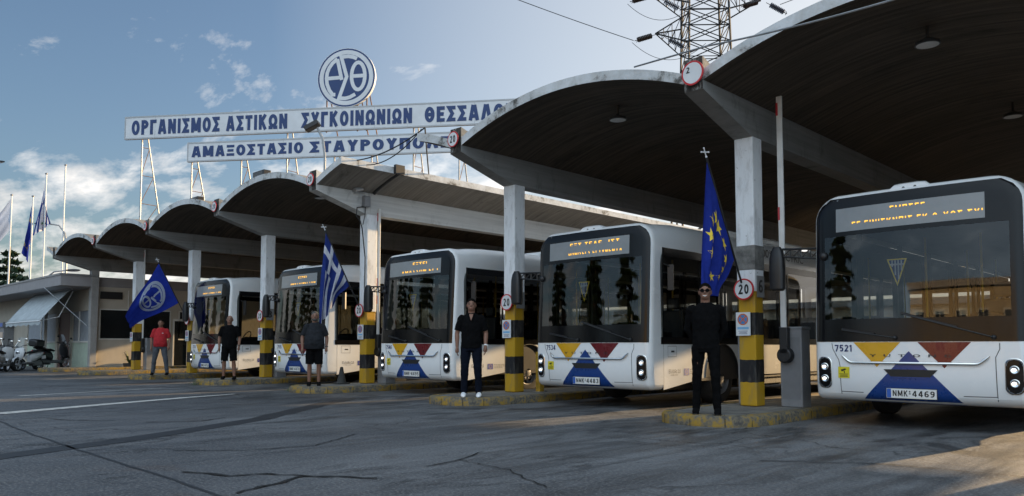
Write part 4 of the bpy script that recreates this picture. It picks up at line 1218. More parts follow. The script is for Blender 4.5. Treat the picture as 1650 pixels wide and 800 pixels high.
    mb = MB(); mb.ball((-1.12, .10, 2.31), (.055, .045, .06), 12, 8); mb.tube([(-1.2, .2, 2.40), (-1.12, .12, 2.34)], .014, 6); mb.build('blind_spot_mirror', 'black', t)
    mb = MB(); mb.obb((BW + .06, .62, 2.22), (.05, .03, .22), rot('Z', 20)); mb.tube([(BW, .5, 2.45), (BW + .06, .60, 2.40)], .014, 6); mb.build('driver_side_mirror', 'black', t, bevel=.015)
    # ---- wheels
    for wc in (WF, WR):
        for sx in (-1, 1):
            Rw = Matrix(((0, 0, sx), (0, 1, 0), (-sx, 0, 0)))
            c = (sx * 1.10, wc, .48)
            mb = MB(); mb.lathe([(.29, -.13), (.42, -.14), (.465, -.12), (.48, -.08), (.48, .08), (.465, .12), (.42, .14), (.30, .13)], 40, c, Rw, 0)
            wh = mb.build('wheel', 'tyre', t)
            mb = MB(); mb.lathe([(.305, .12), (.30, .135), (.285, .125), (.27, .07), (.22, .045), (.20, .075), (.16, .085), (.12, .085), (.11, .14), (.06, .155), (0, .155)], 40, c, Rw, 0)
            rm_ = mb.build('rim', 'rim', wh)
            mb = MB()
            for k in range(10):
                a = 2 * PI * k / 10
                p = Vector(c) + Rw @ Vector((.238 * math.cos(a), .238 * math.sin(a), .062)); mb.lathe([(0, .006), (.030, .006)], 10, p, Rw)
            mb.build('hand_holes', 'ink', wh, smooth=False)
            mb = MB()
            for k in range(10):
                a = 2 * PI * (k + .5) / 10
                p = Vector(c) + Rw @ Vector((.165 * math.cos(a), .165 * math.sin(a), .08)); mb.lathe([(0, .03), (.014, .028), (.016, 0)], 6, p, Rw)
            mb.build('wheel_nuts', 'rim', wh, smooth=False)
    # arch trims
    for wc in (WF, WR):
        mb = MB(); q = [(BW + .002, wc + .60 * math.cos(PI * k / 16), .50 + .60 * math.sin(PI * k / 16)) for k in range(17) if .50 + .60 * math.sin(PI * k / 16) >= BZ0]
        mb.tube(q, .012, 6); mb.build('arch_trim', 'black', t)
    # ---- side details on the driver's side
    X = BW + .0035; sf = lambda yy, zz_, l=0: (X + l * .0003, yy, zz_)
    mb = MB(); font_text(mb, 'Ελλάδα 2.0', sf, .62, .60, .065, .36); font_text(mb, 'ΕΘΝΙΚΟ ΣΧΕΔΙΟ', sf, .68, .562, .018, .22); mb.build('side_lettering', 'ink', t, smooth=False)
    mb = MB(); mb.add([sf(1.10, .555), sf(1.26, .555), sf(1.26, .675), sf(1.10, .675)], [(0, 1, 2, 3)]); fl = mb.build('union_flag_decal', 'euflag', t, smooth=False)
    mb = MB()
    for k in range(12):
        a = 2 * PI * k / 12; mb.lathe([(0, 0), (.005, 0)], 5, (X + .0006, 1.18 + .038 * math.cos(a), .615 + .038 * math.sin(a)), rot('Y', 90))
    mb.build('star_ring', 'f_star', fl, smooth=False)['kind'] = 'stuff'
    mb = MB()
    for k, (tx, w) in enumerate((('Με τη χρηματοδότηση', .36), ('της Ευρωπαϊκής Ένωσης', .40), ('NextGenerationEU', .26))): font_text(mb, tx, sf, 1.29, .645 - k * .034, .020, w)
    mb.build('funding_lettering', 'ink', t, smooth=False)
    mb = MB(); font_text(mb, '100% ELECTRIC', sf, 3.9, 2.86, .17, 2.1); mb.build('side_slogan', 'darksteel', t, smooth=False)
    mb = MB()
    for loop in ([(.60, .88), (.86, .88), (.86, 1.06), (.60, 1.06), (.60, .88)],):
        for qd in strip(loop, .003): mb.add([sf(*p) for p in qd], [(0, 1, 2, 3)])
    mb.add([sf(.70, .955), sf(.80, .955), sf(.80, .985), sf(.70, .985)], [(0, 1, 2, 3)])
    for yy in (.47, 1.62, 3.4, 5.0, 6.6, 9.3): mb.add([sf(yy - .003, BZ0 + .01), sf(yy + .003, BZ0 + .01), sf(yy + .003, BELT - .02), sf(yy - .003, BELT - .02)], [(0, 1, 2, 3)])
    mb.add([sf(3.1, BZ0 + .14), sf(BL, BZ0 + .14), sf(BL, BZ0 + .146), sf(3.1, BZ0 + .146)], [(0, 1, 2, 3)])
    mb.build('side_panel_gaps', 'seam', t, smooth=False)
    # ---- pennant behind the windscreen
    px_, pz_ = -.19, 2.21; Y = .19
    mb = MB(); mb.prism([(px_ - .125, Y, pz_), (px_ + .125, Y, pz_), (px_, Y, pz_ - .36)], (0, .006, 0), 0)
    pn = mb.build('pennant', 'f_star', t, smooth=False)
    mb = MB(); mb.add([(px_ - .10, Y - .003, pz_ - .016), (px_, Y - .003, pz_ - .315), (px_ + .10, Y - .003, pz_ - .016)], [(0, 1, 2)], 0)
    for k in range(4):
        xx = px_ - .066 + k * .038; zb = pz_ - .30 + abs(xx - px_) * 3.0
        mb.add([(xx, Y - .005, zb), (xx + .018, Y - .005, zb), (xx + .018, Y - .005, pz_ - .02), (xx, Y - .005, pz_ - .02)], [(0, 1, 2, 3)], 1)
    mb.add([(px_ - .085, Y - .006, pz_ - .085), (px_ + .085, Y - .006, pz_ - .085), (px_ + .09, Y - .006, pz_ - .065), (px_ - .09, Y - .006, pz_ - .065)], [(0, 1, 2, 3)], 1)
    mb.build('stripes', ['f_grblue', 'f_white'], pn, smooth=False)
    return t
B = 'white city bus '
bus('7521', 'NMK-4469', [('ΕΜΠΣΕΓ', -.22, .20, 2.80, .10, (.76, 1.0)), ('- ΕΓ ΕΙΝΙΣΚΝΠΙΣ ΕΚ ΟΒΥΩΣ ΣΥΙ', -.80, .84, 2.645, .10, (.74, 1.0))], 2.36, -.41, B + 'numbered 7521, plate ending 4469, nearest the camera')
bus('7534', 'NMK-4483', [('ΕΞΣ ΤΕΛΕ ΒΙΣΤ', -.42, .66, 2.81, .09, (.55, 1.0)), ('ΒΗΟΝΙΣΕΓΣ ΕΓΤΥΝΕΝΤΑ', -.50, .72, 2.66, .08, (.40, .85))], -2.90, -.42, B + 'numbered 7534, plate ending 4483, second from the right')
bus('7546', 'NMK-4495', [('ΕΞΣΕΙ', -.05, .42, 2.80, .10, (.5, 1.0)), ('ΑΜΑΣΣΟΝ ΕΓΤ', -.45, .80, 2.65, .09, (.4, .8))], -7.80, -.42, B + 'numbered 7546, behind the man in white shoes')
bus('7515', 'NMK-4470', [('ΕΞΣΕΙ', .0, .40, 2.80, .09, (.45, 1.0)), ('ΑΜΑΣΣΟΝΕΓΤΥΝ', -.4, .80, 2.65, .09, (.4, .8))], -12.66, -.45, B + 'behind the bearded man and the striped flag')
bus('7531', 'NMK-4452', [('ΕΞΣΕΙ', .0, .40, 2.80, .09, (.45, 1.0)), ('ΑΜΑΣΣΟΝΕΓΤΥΝ', -.4, .80, 2.65, .09, (.4, .8))], -18.05, -.45, B + 'farthest left, behind the bald man in shorts')

# ================================================================ PEOPLE
def remesh(mb, voxel, smooth=4, fold=0):
    me = bpy.data.meshes.new('tmp'); me.from_pydata(mb.v, [], mb.f)
    o = bpy.data.objects.new('tmp', me); COL.objects.link(o)
    r = o.modifiers.new('r', 'REMESH'); r.mode = 'VOXEL'; r.voxel_size = voxel; r.use_smooth_shade = True
    if smooth: s = o.modifiers.new('s', 'SMOOTH'); s.iterations = smooth; s.factor = .5
    if fold:
        d = o.modifiers.new('d', 'DISPLACE'); d.texture = FOLD; d.strength = fold; d.mid_level = .5; d.texture_coords = 'LOCAL'
    dg = bpy.context.evaluated_depsgraph_get(); dg.update()
    m2 = bpy.data.meshes.new_from_object(o.evaluated_get(dg))
    bpy.data.objects.remove(o); bpy.data.meshes.remove(me)
    return m2
FOLD = bpy.data.textures.new('cloth_folds', 'CLOUDS'); FOLD.noise_scale = .085; FOLD.noise_depth = 2
def solid(name, mb, mat, parent, voxel=.010, smooth=4):
    me = remesh(mb, voxel, smooth, .022 if name in ('shirt', 'trousers', 'shorts') else 0); me.name = name
    me.materials.clear(); me.materials.append(MT[mat] if isinstance(mat, str) else mat)
    me.polygons.foreach_set('use_smooth', [True] * len(me.polygons))
    me.polygons.foreach_set('material_index', [0] * len(me.polygons))
    o = bpy.data.objects.new(name, me); COL.objects.link(o); o.parent = parent; return o
def ell(cx, cy, z, rx, ry, n=20, p=1.0):
    return [(cx + rx * math.copysign(abs(math.cos(a)) ** p, math.cos(a)), cy + ry * math.copysign(abs(math.sin(a)) ** p, math.sin(a)), z) for a in [2 * PI * k / n for k in range(n)]]
def person(label, x, y, rz, k=1.0, top='black', sleeve='short', bottom='trousers', stout=0., hair='dark', arms='side', shoes='cloth_black', beard=False, glasses=False, stance=.10, voxel=.007, pants='denim', step=.03, vneck=False, watch=None, bald=False, smile=False, z=.146):
    t = thing('person', label, 'person', (x, y, z), rz, None)
    t.scale = (k, k, k)
    b = 1 + stout
    sh = .190 + .02 * stout
    # joints
    hip = lambda s: Vector((s * .092, .0, .92)); knee = lambda s: Vector((s * (.085 + stance * .35), -.02 - s * step * .7, .50)); ank = lambda s: Vector((s * (.075 + stance * .6), .025 - s * step, .085))
    shd = lambda s: Vector((s * sh, .0, 1.435))
    if arms == 'side':
        elb = lambda s: Vector((s * (sh + .065 + .07 * stout), .02 + .012 * s, 1.14)); wri = lambda s: Vector((s * (sh + .062 + .05 * stout), -.055 - .03 * s * (step > 0), .90 + .008 * s))
    else:  # hands tucked behind the hips
        elb = lambda s: Vector((s * (sh + .055), .085, 1.15)); wri = lambda s: Vector((s * (sh - .07), .13, .96))
    # ---- body: one continuous surface
    m = MB()
    m.rings([ell(0, 0, .86, .13, .10), ell(0, 0, .98, .155 * b, .11 * b), ell(0, -.01 * stout, 1.10, .145 * b, .105 * b), ell(0, 0, 1.28, .17, .11), ell(0, .005, 1.40, .165, .09), ell(0, .01, 1.465, .09, .07)])
    m.tube([(0, .015, 1.42), (0, .008, 1.52), (0, -.005, 1.60)], [.070, .062, .060], 16)
    m.ball((0, -.002, 1.66), (.080, .098, .108), 20, 14); m.ball((0, -.030, 1.60), (.062, .070, .064), 16, 10); m.ball((0, -.055, 1.572), (.030, .035, .026), 12, 8)
    m.ball((0, -.098, 1.638), (.013, .022, .013), 10, 8); m.tube([(0, -.084, 1.672), (0, -.108, 1.640)], [.009, .014], 8)
    m.ball((0, -.082, 1.682), (.05, .016, .012), 12, 8)
    for s in (-1, 1):
        m.ball((s * .082, .012, 1.645), (.011, .022, .034), 10, 8)
        m.ball((s * .035, -.072, 1.628), (.024, .018, .018), 10, 8)
        m.tube([shd(s) - Vector((s * .03, 0, .02)), shd(s).lerp(elb(s), .5), elb(s)], [.046, .048, .041], 14); m.ball(shd(s) - Vector((s * .035, 0, .035)), .046, 14, 10); m.ball(elb(s), .042, 12, 8)
        m.tube([elb(s), elb(s).lerp(wri(s), .3), wri(s)], [.041, .043, .027], 14)
        w = wri(s); f = Vector((0, -.18, -1)).normalized() if arms == 'side' else Vector((-s * .5, .25, -.75)).normalized()
        side = Vector((0, -1, .18)).normalized(); inn = Vector((-s, 0, 0))
        c = w + f * .055
        m.tube([w, w + f * .02, c, w + f * .095], [.026, .030, .036, .034], 12)
        for q, (off, ln) in enumerate(((.030, .070), (.010, .080), (-.010, .074), (-.029, .056))):
            p0 = w + f * .085 + side * off * .9; p1 = p0 + f * ln * .55 + inn * .006; p2 = p1 + f * ln * .42 + inn * .022
            m.tube([p0, p1, p2], [.0095, .009, .007], 8)
        th0 = w + f * .03 + side * .024; th1 = th0 + f * .035 + side * .026; th2 = th1 + f * .035 + side * .004 + inn * .012
        m.tube([th0, th1, th2], [.013, .011, .008], 8)
        m.tube([hip(s), hip(s).lerp(knee(s), .5), knee(s)], [.088, .075, .054], 16); m.ball(knee(s) + Vector((0, -.008, 0)), .053, 12, 8)
        m.tube([knee(s), knee(s).lerp(ank(s), .3) + Vector((0, .02, 0)), ank(s)], [.052, .056, .036], 16)
        m.tube([ank(s) + Vector((0, .03, -.045)), ank(s) + Vector((0, -.08, -.05)), ank(s) + Vector((s * .02, -.15, -.058))], [.032, .034, .022], 12)
        m.tube([ank(s), ank(s) + Vector((0, 0, -.05))], [.036, .034], 12)
    solid('body', m, 'skin', t, voxel, 3)
    # ---- shirt
    m = MB(); hem = .875 if top != 'red' else .90
    bl = -.035 * (stout > .15) - .05 * stout
    m.rings([ell(0, bl * .3, hem, .182 * b, .128 * b), ell(0, bl, 1.0, .178 * b, .130 * b), ell(0, bl * 1.1, 1.12, .172 * b, .124 * b), ell(0, bl * .4, 1.28, .192 + .02 * stout, .128 + .05 * stout), ell(0, .004, 1.385, .190, .110), ell(0, .008, 1.45, .165, .092), ell(0, .010, 1.49, .11, .078), ell(0, .012, 1.512, .074, .068)])
    for s in (-1, 1):
        m.ball(shd(s) + Vector((-s * .022, 0, -.022)), .070, 14, 10)
        if sleeve == 'short': m.tube([shd(s) + Vector((-s * .01, 0, -.015)), shd(s).lerp(elb(s), .82)], [.066, .066], 16)
        else: m.tube([shd(s), elb(s), elb(s).lerp(wri(s), .4), wri(s).lerp(elb(s), .06)], [.064, .052, .050, .038], 16); m.ball(elb(s), .053, 12, 8)
    cl = {'black': 'cloth_black', 'char': 'cloth_char', 'red': 'cloth_red'}[top]
    so = solid('shirt', m, cl, t, max(voxel, .008), 3)
    if top == 'red':
        mm = MB(); mm.ball((.085, -.128, 1.33), (.026, .006, .010), 10, 6); mm.build('chest_logo', 'signwhite', so)
    # ---- collar opening (neck skin shows in a V)
    if vneck:
        mm = MB(); mm.add([(-.045, -.068, 1.492), (.045, -.068, 1.492), (.0, -.129, 1.37), (-.02, -.112, 1.43), (.02, -.112, 1.43)], [(0, 3, 4, 1), (3, 2, 4)]); mm.build('neck_opening', 'skin', t)
        mm = MB()
        for s in (-1, 1): mm.tube([(s * .066, .0, 1.505), (s * .055, -.062, 1.495), (s * .012, -.122, 1.385)], [.016, .017, .008], 8)
        mm.build('collar', cl, t)
    # ---- trousers or shorts
    m = MB(); m.rings([ell(0, 0, .83, .158, .115), ell(0, 0, .90, .172 * (1 + stout * .6), .125 * (1 + stout * .5)), ell(0, 0, 1.0, .164 * (1 + stout * .6), .118 * (1 + stout * .6))])
    for s in (-1, 1):
        if bottom == 'shorts': m.tube([hip(s), hip(s).lerp(knee(s), .6), hip(s).lerp(knee(s), .96)], [.105, .102, .098], 18)
        else:
            slim = .9 if pants == 'cloth_black' else 1.0
            m.tube([hip(s), hip(s).lerp(knee(s), .5), knee(s), knee(s).lerp(ank(s), .5) + Vector((0, .012, 0)), ank(s) + Vector((0, 0, -.02))], [.100, .090 * slim, .072 * slim, .066 * slim, .058 * slim], 18); m.ball(knee(s), .071 * slim, 12, 8)
    solid('shorts' if bottom == 'shorts' else 'trousers', m, pants, t, .009, 3)
    for s in (-1, 1):
        m = MB(); a = ank(s)
        m.rings([[(a.x + s * .012 * (1 - u) + px, a.y + .055 - .245 * u + 0 * py, zz_) for px, py, zz_ in [(wx * math.cos(q), 0, .002 + hz * (1 + math.sin(q)) / 2) for q in [2 * PI * n_ / 16 for n_ in range(16)]]] for u, wx, hz in ((-.02, .018, .05), (.05, .038, .095), (.3, .042, .10), (.55, .047, .075), (.8, .048, .058), (.95, .036, .045), (1.02, .012, .02))])
        m.tube([a + Vector((0, 0, -.05)), a + Vector((0, 0, .01))], [.045, .046], 14)
        sh_ = solid('shoe', m, shoes, t, .007, 2)
        if shoes != 'sneaker' :
            mm = MB(); mm.rings([[(a.x + s * .012 * (1 - u) + sx * wx, a.y + .055 - .245 * u, zz_) for sx, zz_ in ((-1, -.001), (1, -.001), (1, .012), (-1, .012))] for u, wx in ((-.01, .02), (.05, .040), (.55, .049), (.85, .046), (1.02, .015))]); mm.build('sole', 'black', sh_)
    # ---- hair
    hm = {'dark': 'hair_dark', 'grey': 'hair_grey'}[hair]
    if not bald:
        m = MB(); m.ball((0, .010, 1.684), (.085, .098, .097), 24, 16)
        # keep only the cap behind the hairline
        keep = [f for f in m.f if sum(m.v[i][2] for i in f) / len(f) > 1.70 - .9 * max(0, sum(m.v[i][1] for i in f) / len(f) + .02) and (sum(m.v[i][1] for i in f) / len(f) > -.075 or sum(m.v[i][2] for i in f) / len(f) > 1.735)]
        m.f = keep; m.m = [0] * len(keep); m.build('hair', hm, t)
    else:
        m = MB(); m.ball((0, .012, 1.655), (.0835, .0935, .06), 20, 12)
        keep = [f for f in m.f if sum(m.v[i][1] for i in f) / len(f) > .012]; m.f = keep; m.m = [0] * len(keep); m.build('hair', hm, t)
    m = MB()
    for s in (-1, 1): m.tube([(s * .016, -.0955, 1.688), (s * .035, -.094, 1.693), (s * .052, -.082, 1.686)], [.0035, .005, .003], 6)
    m.build('eyebrows', hm, t)
    if glasses:
        m = MB()
        for s in (-1, 1):
            m.rings([[(s * .034 + .029 * math.cos(q), yy + .012 * abs(.03 * math.cos(q)) , 1.667 + .021 * math.sin(q)) for q in [2 * PI * n_ / 16 for n_ in range(16)]] for yy in (-.108, -.100)])
            m.tube([(s * .062, -.098, 1.672), (s * .079, .0, 1.668)], .004, 6)
        m.tube([(-.012, -.106, 1.672), (.012, -.106, 1.672)], .004, 6); m.build('sunglasses', 'cloth_black', t)
    else:
        m = MB()
        for s in (-1, 1): m.ball((s * .033, -.086, 1.664), (.013, .008, .0065), 10, 6)
        m.build('eyes', 'eye', t)
    m = MB(); m.tube([(-.026, -.088, 1.598 + .004 * smile), (0, -.101, 1.592), (.026, -.088, 1.598 + .004 * smile)], [.004, .007, .004], 8); m.build('mouth', 'teeth' if smile else 'mouth', t)
    if beard:
        m = MB(); m.ball((0, -.040, 1.582), (.062, .068, .050), 18, 12)
        keep = [f for f in m.f if sum(m.v[i][2] for i in f) / len(f) < 1.60 and sum(m.v[i][1] for i in f) / len(f) < .0]; m.f = keep; m.m = [0] * len(keep); m.build('beard', 'hair_grey', t)
        m = MB(); m.tube([(-.03, -.086, 1.603), (0, -.104, 1.611), (.03, -.086, 1.603)], [.005, .008, .005], 8); m.build('moustache', 'hair_grey', t)
    if watch:
        m = MB(); w = wri(watch); dv = (wri(watch) - elb(watch)).normalized()
        m.tube([w - dv * .035, w - dv * .012], .033, 16); m.obb(w - dv * .024 + Vector((watch * .032, -.008, 0)), (.006, .016, .016)); m.build('wristwatch', 'sneaker' if label.find('white shoes') >= 0 else 'ink', t)
    return t
person('smiling man in sunglasses and black sweater, arms behind, below the starred flag', .15, -1.62, math.radians(28), 1.0, 'black', 'long', 'trousers', 0, 'dark', 'behind', 'cloth_black', glasses=True, stance=.11, step=.05, pants='cloth_black', smile=True, voxel=.0065)
person('man in black polo shirt, dark jeans and white shoes in front of the third bus', -4.68, -1.50, math.radians(44), 1.0, 'black', 'short', 'trousers', .06, 'dark', 'side', 'sneaker', stance=.10, pants='denim', vneck=True, watch=1, voxel=.0065)
person('stout grey bearded man in charcoal shirt and black shorts under the striped flag', -10.10, -1.42, math.radians(58), .965, 'char', 'short', 'shorts', .34, 'grey', 'side', 'cloth_black', beard=True, stance=.06, step=.0, pants='cloth_black', watch=1, voxel=.008)
person('bald man in black T-shirt and black shorts beside the farthest left bus', -14.62, -1.30, math.radians(56), .985, 'black', 'short', 'shorts', .12, 'grey', 'side', 'cloth_black', bald=True, stance=.12, pants='cloth_black', watch=1, voxel=.008)
person('man in red T-shirt and grey jeans standing beside the blue emblem flag', -19.3, -1.32, math.radians(58), .985, 'red', 'short', 'trousers', .16, 'dark', 'side', 'cloth_black', stance=.24, pants='greyjean', voxel=.008)

# ================================================================ FLAGS
class Cloth:
    def __init__(s, a, b, c, d, amp=.05, waves=2.5, ph=0., sagx=0.):
        s.a, s.b, s.c, s.d = map(Vector, (a, b, c, d)); s.amp, s.w, s.ph = amp, waves, ph
        s.n = ((s.b - s.a).cross(s.c - s.a)).normalized(); s.sg = sagx
    def at(s, u, v, off=0.):
        """u runs down the hoist, v out along the fly"""
        p = s.a.lerp(s.b, u).lerp(s.c.lerp(s.d, u), v)
        k = s.amp * min(1, v * 1.6 + .06)
        w = math.sin(2 * PI * (s.w * u + .35 * v) + s.ph) + .45 * math.sin(2 * PI * (s.w * 2.1 * u - .6 * v) + s.ph * 2)
        return p + s.n * (k * w + off) + (s.b - s.a) * (.05 * math.sin(5 * v + s.ph) * v)
def flag(name, label, base, tip, cl, kind, finial='cross', pole_r=.016, group=None, cat='flag'):
    t = thing(name, label, cat, base, 0, group)
    base = Vector(base); L = lambda p: Vector(p) - base
    mb = MB(); mb.tube([(0, 0, 0), L(tip)], pole_r, 10); mb.build('staff', {'cross': 'black'}.get(finial, 'signwhite'), t)
    d = (Vector(tip) - base).normalized()
    if finial == 'cross':
        mb = MB(); p = L(tip); u = Vector((math.cos(.77), math.sin(.77), 0))
        mb.tube([p, p + d * .13], .010, 6); mb.tube([p + d * .075 - u * .05, p + d * .075 + u * .05], .009, 6)
        for q in (p + d * .135, p + d * .075 - u * .052, p + d * .075 + u * .052): mb.ball(q, .014, 8, 6)
        mb.ball(p, .018, 8, 6); mb.build('finial', 'signwhite', t)
    else:
        mb = MB(); mb.ball(L(tip), (pole_r * 1.8, pole_r * 1.8, pole_r * 1.4), 10, 8); mb.tube([L(tip) + Vector((-.12, 0, .02)), L(tip) + Vector((.12, 0, .02))], .02, 6); mb.build('finial', 'steel', t)
    if not kind: return t
    F = lambda u, v, off=0.: cl.at(u, v, off) - base
    mb = MB()
    if kind == 'greek':
        def mm(i, j):
            r = j // 3; c = i / 36
            if r < 5 and c < .37:
                cu, cv = (j + .5) / 15, (c + .014) / .37
                return 1 if abs(cu - .5) < .1 or abs(cv - .5) < .1 else 0
            return 0 if r % 2 == 0 else 1
        mb.grid(lambda v, u: F(u, v), 36, 27, mm); c = mb.build('cloth', ['f_grblue', 'f_white'], t, angle=180)
    else:
        mb.grid(lambda v, u: F(u, v), 30, 26); c = mb.build('cloth', {'eu': 'f_blue', 'emblem': 'f_navy', 'pale': 'f_lav'}[kind], t, angle=180)
    if kind == 'eu':
        mb = MB()
        for k in range(12):
            a = 2 * PI * k / 12; cu, cv = .5 + .33 * math.sin(a), .5 + .31 * math.cos(a)
            for off in (.006, -.006):
                pts = []
                for q in range(10):
                    r = .085 if q % 2 == 0 else .036; an = -PI / 2 + q * PI / 5
                    pts.append(F(cu + r * math.sin(an), cv + r * .78 * math.cos(an), off))
                mb.add(pts + [F(cu, cv, off)], [(q, (q + 1) % 10, 10) for q in range(10)])
        mb.build('star_circle', 'f_star', c, smooth=False)
    if kind == 'emblem':
        mb = MB()
        mk = 'f_lav' if kind == 'emblem' else 'f_navy'
        R_ = .40; cu, cv = .47, .40; q2 = lambda x, y, off: F(cu - y * R_, cv + x * R_ * .72, off)
        for off in (.005, -.005):
            for r0, r1 in ((.80, .97),):
                n = 36; vs = [q2(r * math.cos(2 * PI * k / n), r * math.sin(2 * PI * k / n), off) for k in range(n) for r in (r0, r1)]
                mb.add(vs, [(2 * k, 2 * k + 1, (2 * k + 3) % (2 * n), (2 * k + 2) % (2 * n)) for k in range(n)])
            for l, st in enumerate(emblem_strokes()):
                for qd in strip(st, .062): mb.add([q2(x, y, off + math.copysign(l * .0006, off)) for x, y in qd], [(0, 1, 2, 3)])
        mb.build('emblem', mk, c, smooth=False)
    return t
def held(i, dx=0.):
    return (COLX[i] - .17, -.10, 2.03), (COLX[i] - .20 + dx, -1.03, 3.82)
def hoist(bs, tp, u): return Vector(tp).lerp(Vector(bs), u)
b_, t_ = held(6)
flag('flag', 'blue flag with yellow stars hanging on a black staff from column number 6', b_, t_,
     Cloth(hoist(b_, t_, .02), hoist(b_, t_, .80), hoist(b_, t_, .02) + Vector((-.05, -.10, -1.98)), hoist(b_, t_, .80) + Vector((-.20, -.16, -.62)), .055, 2.2, .6), 'eu', group='flags on the columns')
b_, t_ = held(4, -.05)
flag('flag', 'blue and white striped flag hanging in front of the half shell column', b_, t_,
     Cloth(hoist(b_, t_, .02), hoist(b_, t_, .72), hoist(b_, t_, .02) + Vector((-.12, -.10, -2.25)), hoist(b_, t_, .72) + Vector((-.30, -.28, -.45)), .075, 2.0, 2.0), 'greek', group='flags on the columns')
b_, t_ = held(2)
flag('flag', 'royal blue flag with white round emblem spread out beside the man in red', b_, t_,
     Cloth(hoist(b_, t_, .02), hoist(b_, t_, .74), hoist(b_, t_, .02) + Vector((-.85, -.70, -1.75)), hoist(b_, t_, .74) + Vector((-1.45, -1.0, -.85)), .05, 1.1, 1.2), 'emblem', group='flags on the columns')
FP = 'tall white flagpoles behind the office'
def tall(x, y, h, kind, label, c=None):
    flag('flagpole', label, (x, y, 0), (x, y, h), c, kind, 'ball', .05, FP, 'flagpole')
V = Vector
tall(-55.1, 2.4, 11.3, 'pale', 'leftmost white flagpole with a pale lavender flag', Cloth(V((-55.1, 2.4, 11.1)), V((-55.1, 2.4, 8.9)), V((-56.6, .9, 8.4)), V((-56.4, 1.1, 7.0)), .16, 1.2, .4))
tall(-54.0, 3.4, 11.2, 'eu', 'white flagpole with a limp blue flag with yellow stars', Cloth(V((-54, 3.4, 11.0)), V((-54, 3.4, 9.2)), V((-54.4, 2.95, 7.3)), V((-54.05, 3.3, 6.6)), .15, 1.6, .2))
tall(-53.4, 4.0, 12.75, 'greek', 'white flagpole with a limp blue and white striped flag', Cloth(V((-53.4, 4.0, 12.6)), V((-53.4, 4.0, 10.6)), V((-53.85, 3.45, 8.4)), V((-53.1, 4.35, 9.3)), .14, 1.4, 1.0))
tall(-52.5, 4.9, 13.35, None, 'bare white flagpole without a flag')

# ================================================================ OFFICE ON THE LEFT
off = thing('office_building', 'low cream office with grey roof fascia, awning and pale green panels', 'building', (-30.6, .3, 0))
def P(name, mat, *boxes, parent=None, bevel=0):
    mb = MB()
    for bx_ in boxes: mb.box(*bx_)
    return mb.build(name, mat, parent or off, smooth=False, bevel=bevel)
P('roof_slab', 'fascia', (-18, .28, -1.5, 0, 3.58, 4.06), (-18, -.02, 0, 13, 3.62, 4.04), bevel=.02)
P('roof_edge', 'steel', (-18.02, .30, -1.53, -1.5, 4.02, 4.10), (.28, .31, -1.5, -.02, 4.02, 4.10))
# side wall facing the bays, with openings
P('side_wall', 'wall_cream', (-.25, 0, 0, 13, 0, 1.38), (-.25, 0, 0, 13, 2.62, 3.62), (-.25, 0, 0, .18, 1.38, 2.62), (-.25, 0, 3.15, 3.6, 1.38, 2.62), (-.25, 0, 5.0, 13, 1.38, 2.62))
def win(x, y0, y1, z0, z1, bars=1):
    f = P('window', 'wall_white', (x - .05, x + .025, y0 - .05, y1 + .05, z0 - .06, z0), (x - .05, x + .02, y0 - .05, y1 + .05, z1, z1 + .05), (x - .05, x + .02, y0 - .05, y0, z0, z1), (x - .05, x + .02, y1, y1 + .05, z0, z1),
          *[(x - .045, x + .018, y0 + (y1 - y0) * k / (bars + 1) - .025, y0 + (y1 - y0) * k / (bars + 1) + .025, z0, z1) for k in range(1, bars + 1)])
    P('pane', 'darkwin', (x - .04, x - .03, y0, y1, z0, z1), parent=f)
win(-.0, .18, 3.15, 1.38, 2.62, 1); win(0, 3.6, 5.0, 1.38, 2.62, 1)
d_ = P('door', 'wall_white', (.003, .05, 3.30, 3.36, .02, 2.3), (.003, .05, 3.95, 4.01, .02, 2.3), (.003, .05, 3.36, 3.95, 2.2, 2.3)); P('door_leaf', 'darkwin', (.003, .02, 3.36, 3.95, .02, 2.2), parent=d_)
P('vent', 'black', (0, .06, .15, 1.05, 3.10, 3.42), bevel=.01)
P('pipe', 'wall_white', (0, .03, 1.3, 1.33, 2.7, 3.5))
# front wall facing the yard
P('front_wall', 'wall_cream', (-18, -.003, 0, .2, 2.62, 3.58), (-.25, -.003, -.002, .2, 0, 2.62), (-18, -10.6, 0, .2, 0, 2.62), (-5.7, -5.35, -.002, .2, 0, 2.62), (-3.5, -3.15, -.003, .2, 0, 2.62))
P('lower_panel', 'green_panel', (-10.6, -5.7, .02, .12, 0, 1.2)); P('lower_panel', 'green_panel', (-3.15, -.25, .02, .12, 0, 1.2))
f = P('window', 'wall_white', (-10.6, -5.7, -.02, .1, 1.2, 1.27), (-8.2, -8.12, 0, .1, 1.27, 2.62)); P('pane', 'paleblind', (-10.6, -5.7, .05, .07, 1.27, 2.62), parent=f)
f = P('window', 'wall_white', (-3.15, -.25, -.02, .1, 1.2, 1.27), (-2.3, -2.24, 0, .1, 1.27, 2.62)); P('pane', 'paleblind', (-3.15, -.25, .05, .07, 1.27, 2.62), parent=f)
d_ = P('door', 'brown_door', (-5.35, -3.5, .06, .12, 0, 2.62)); P('handle', 'steel', (-3.72, -3.66, .02, .06, 1.0, 1.25), parent=d_)
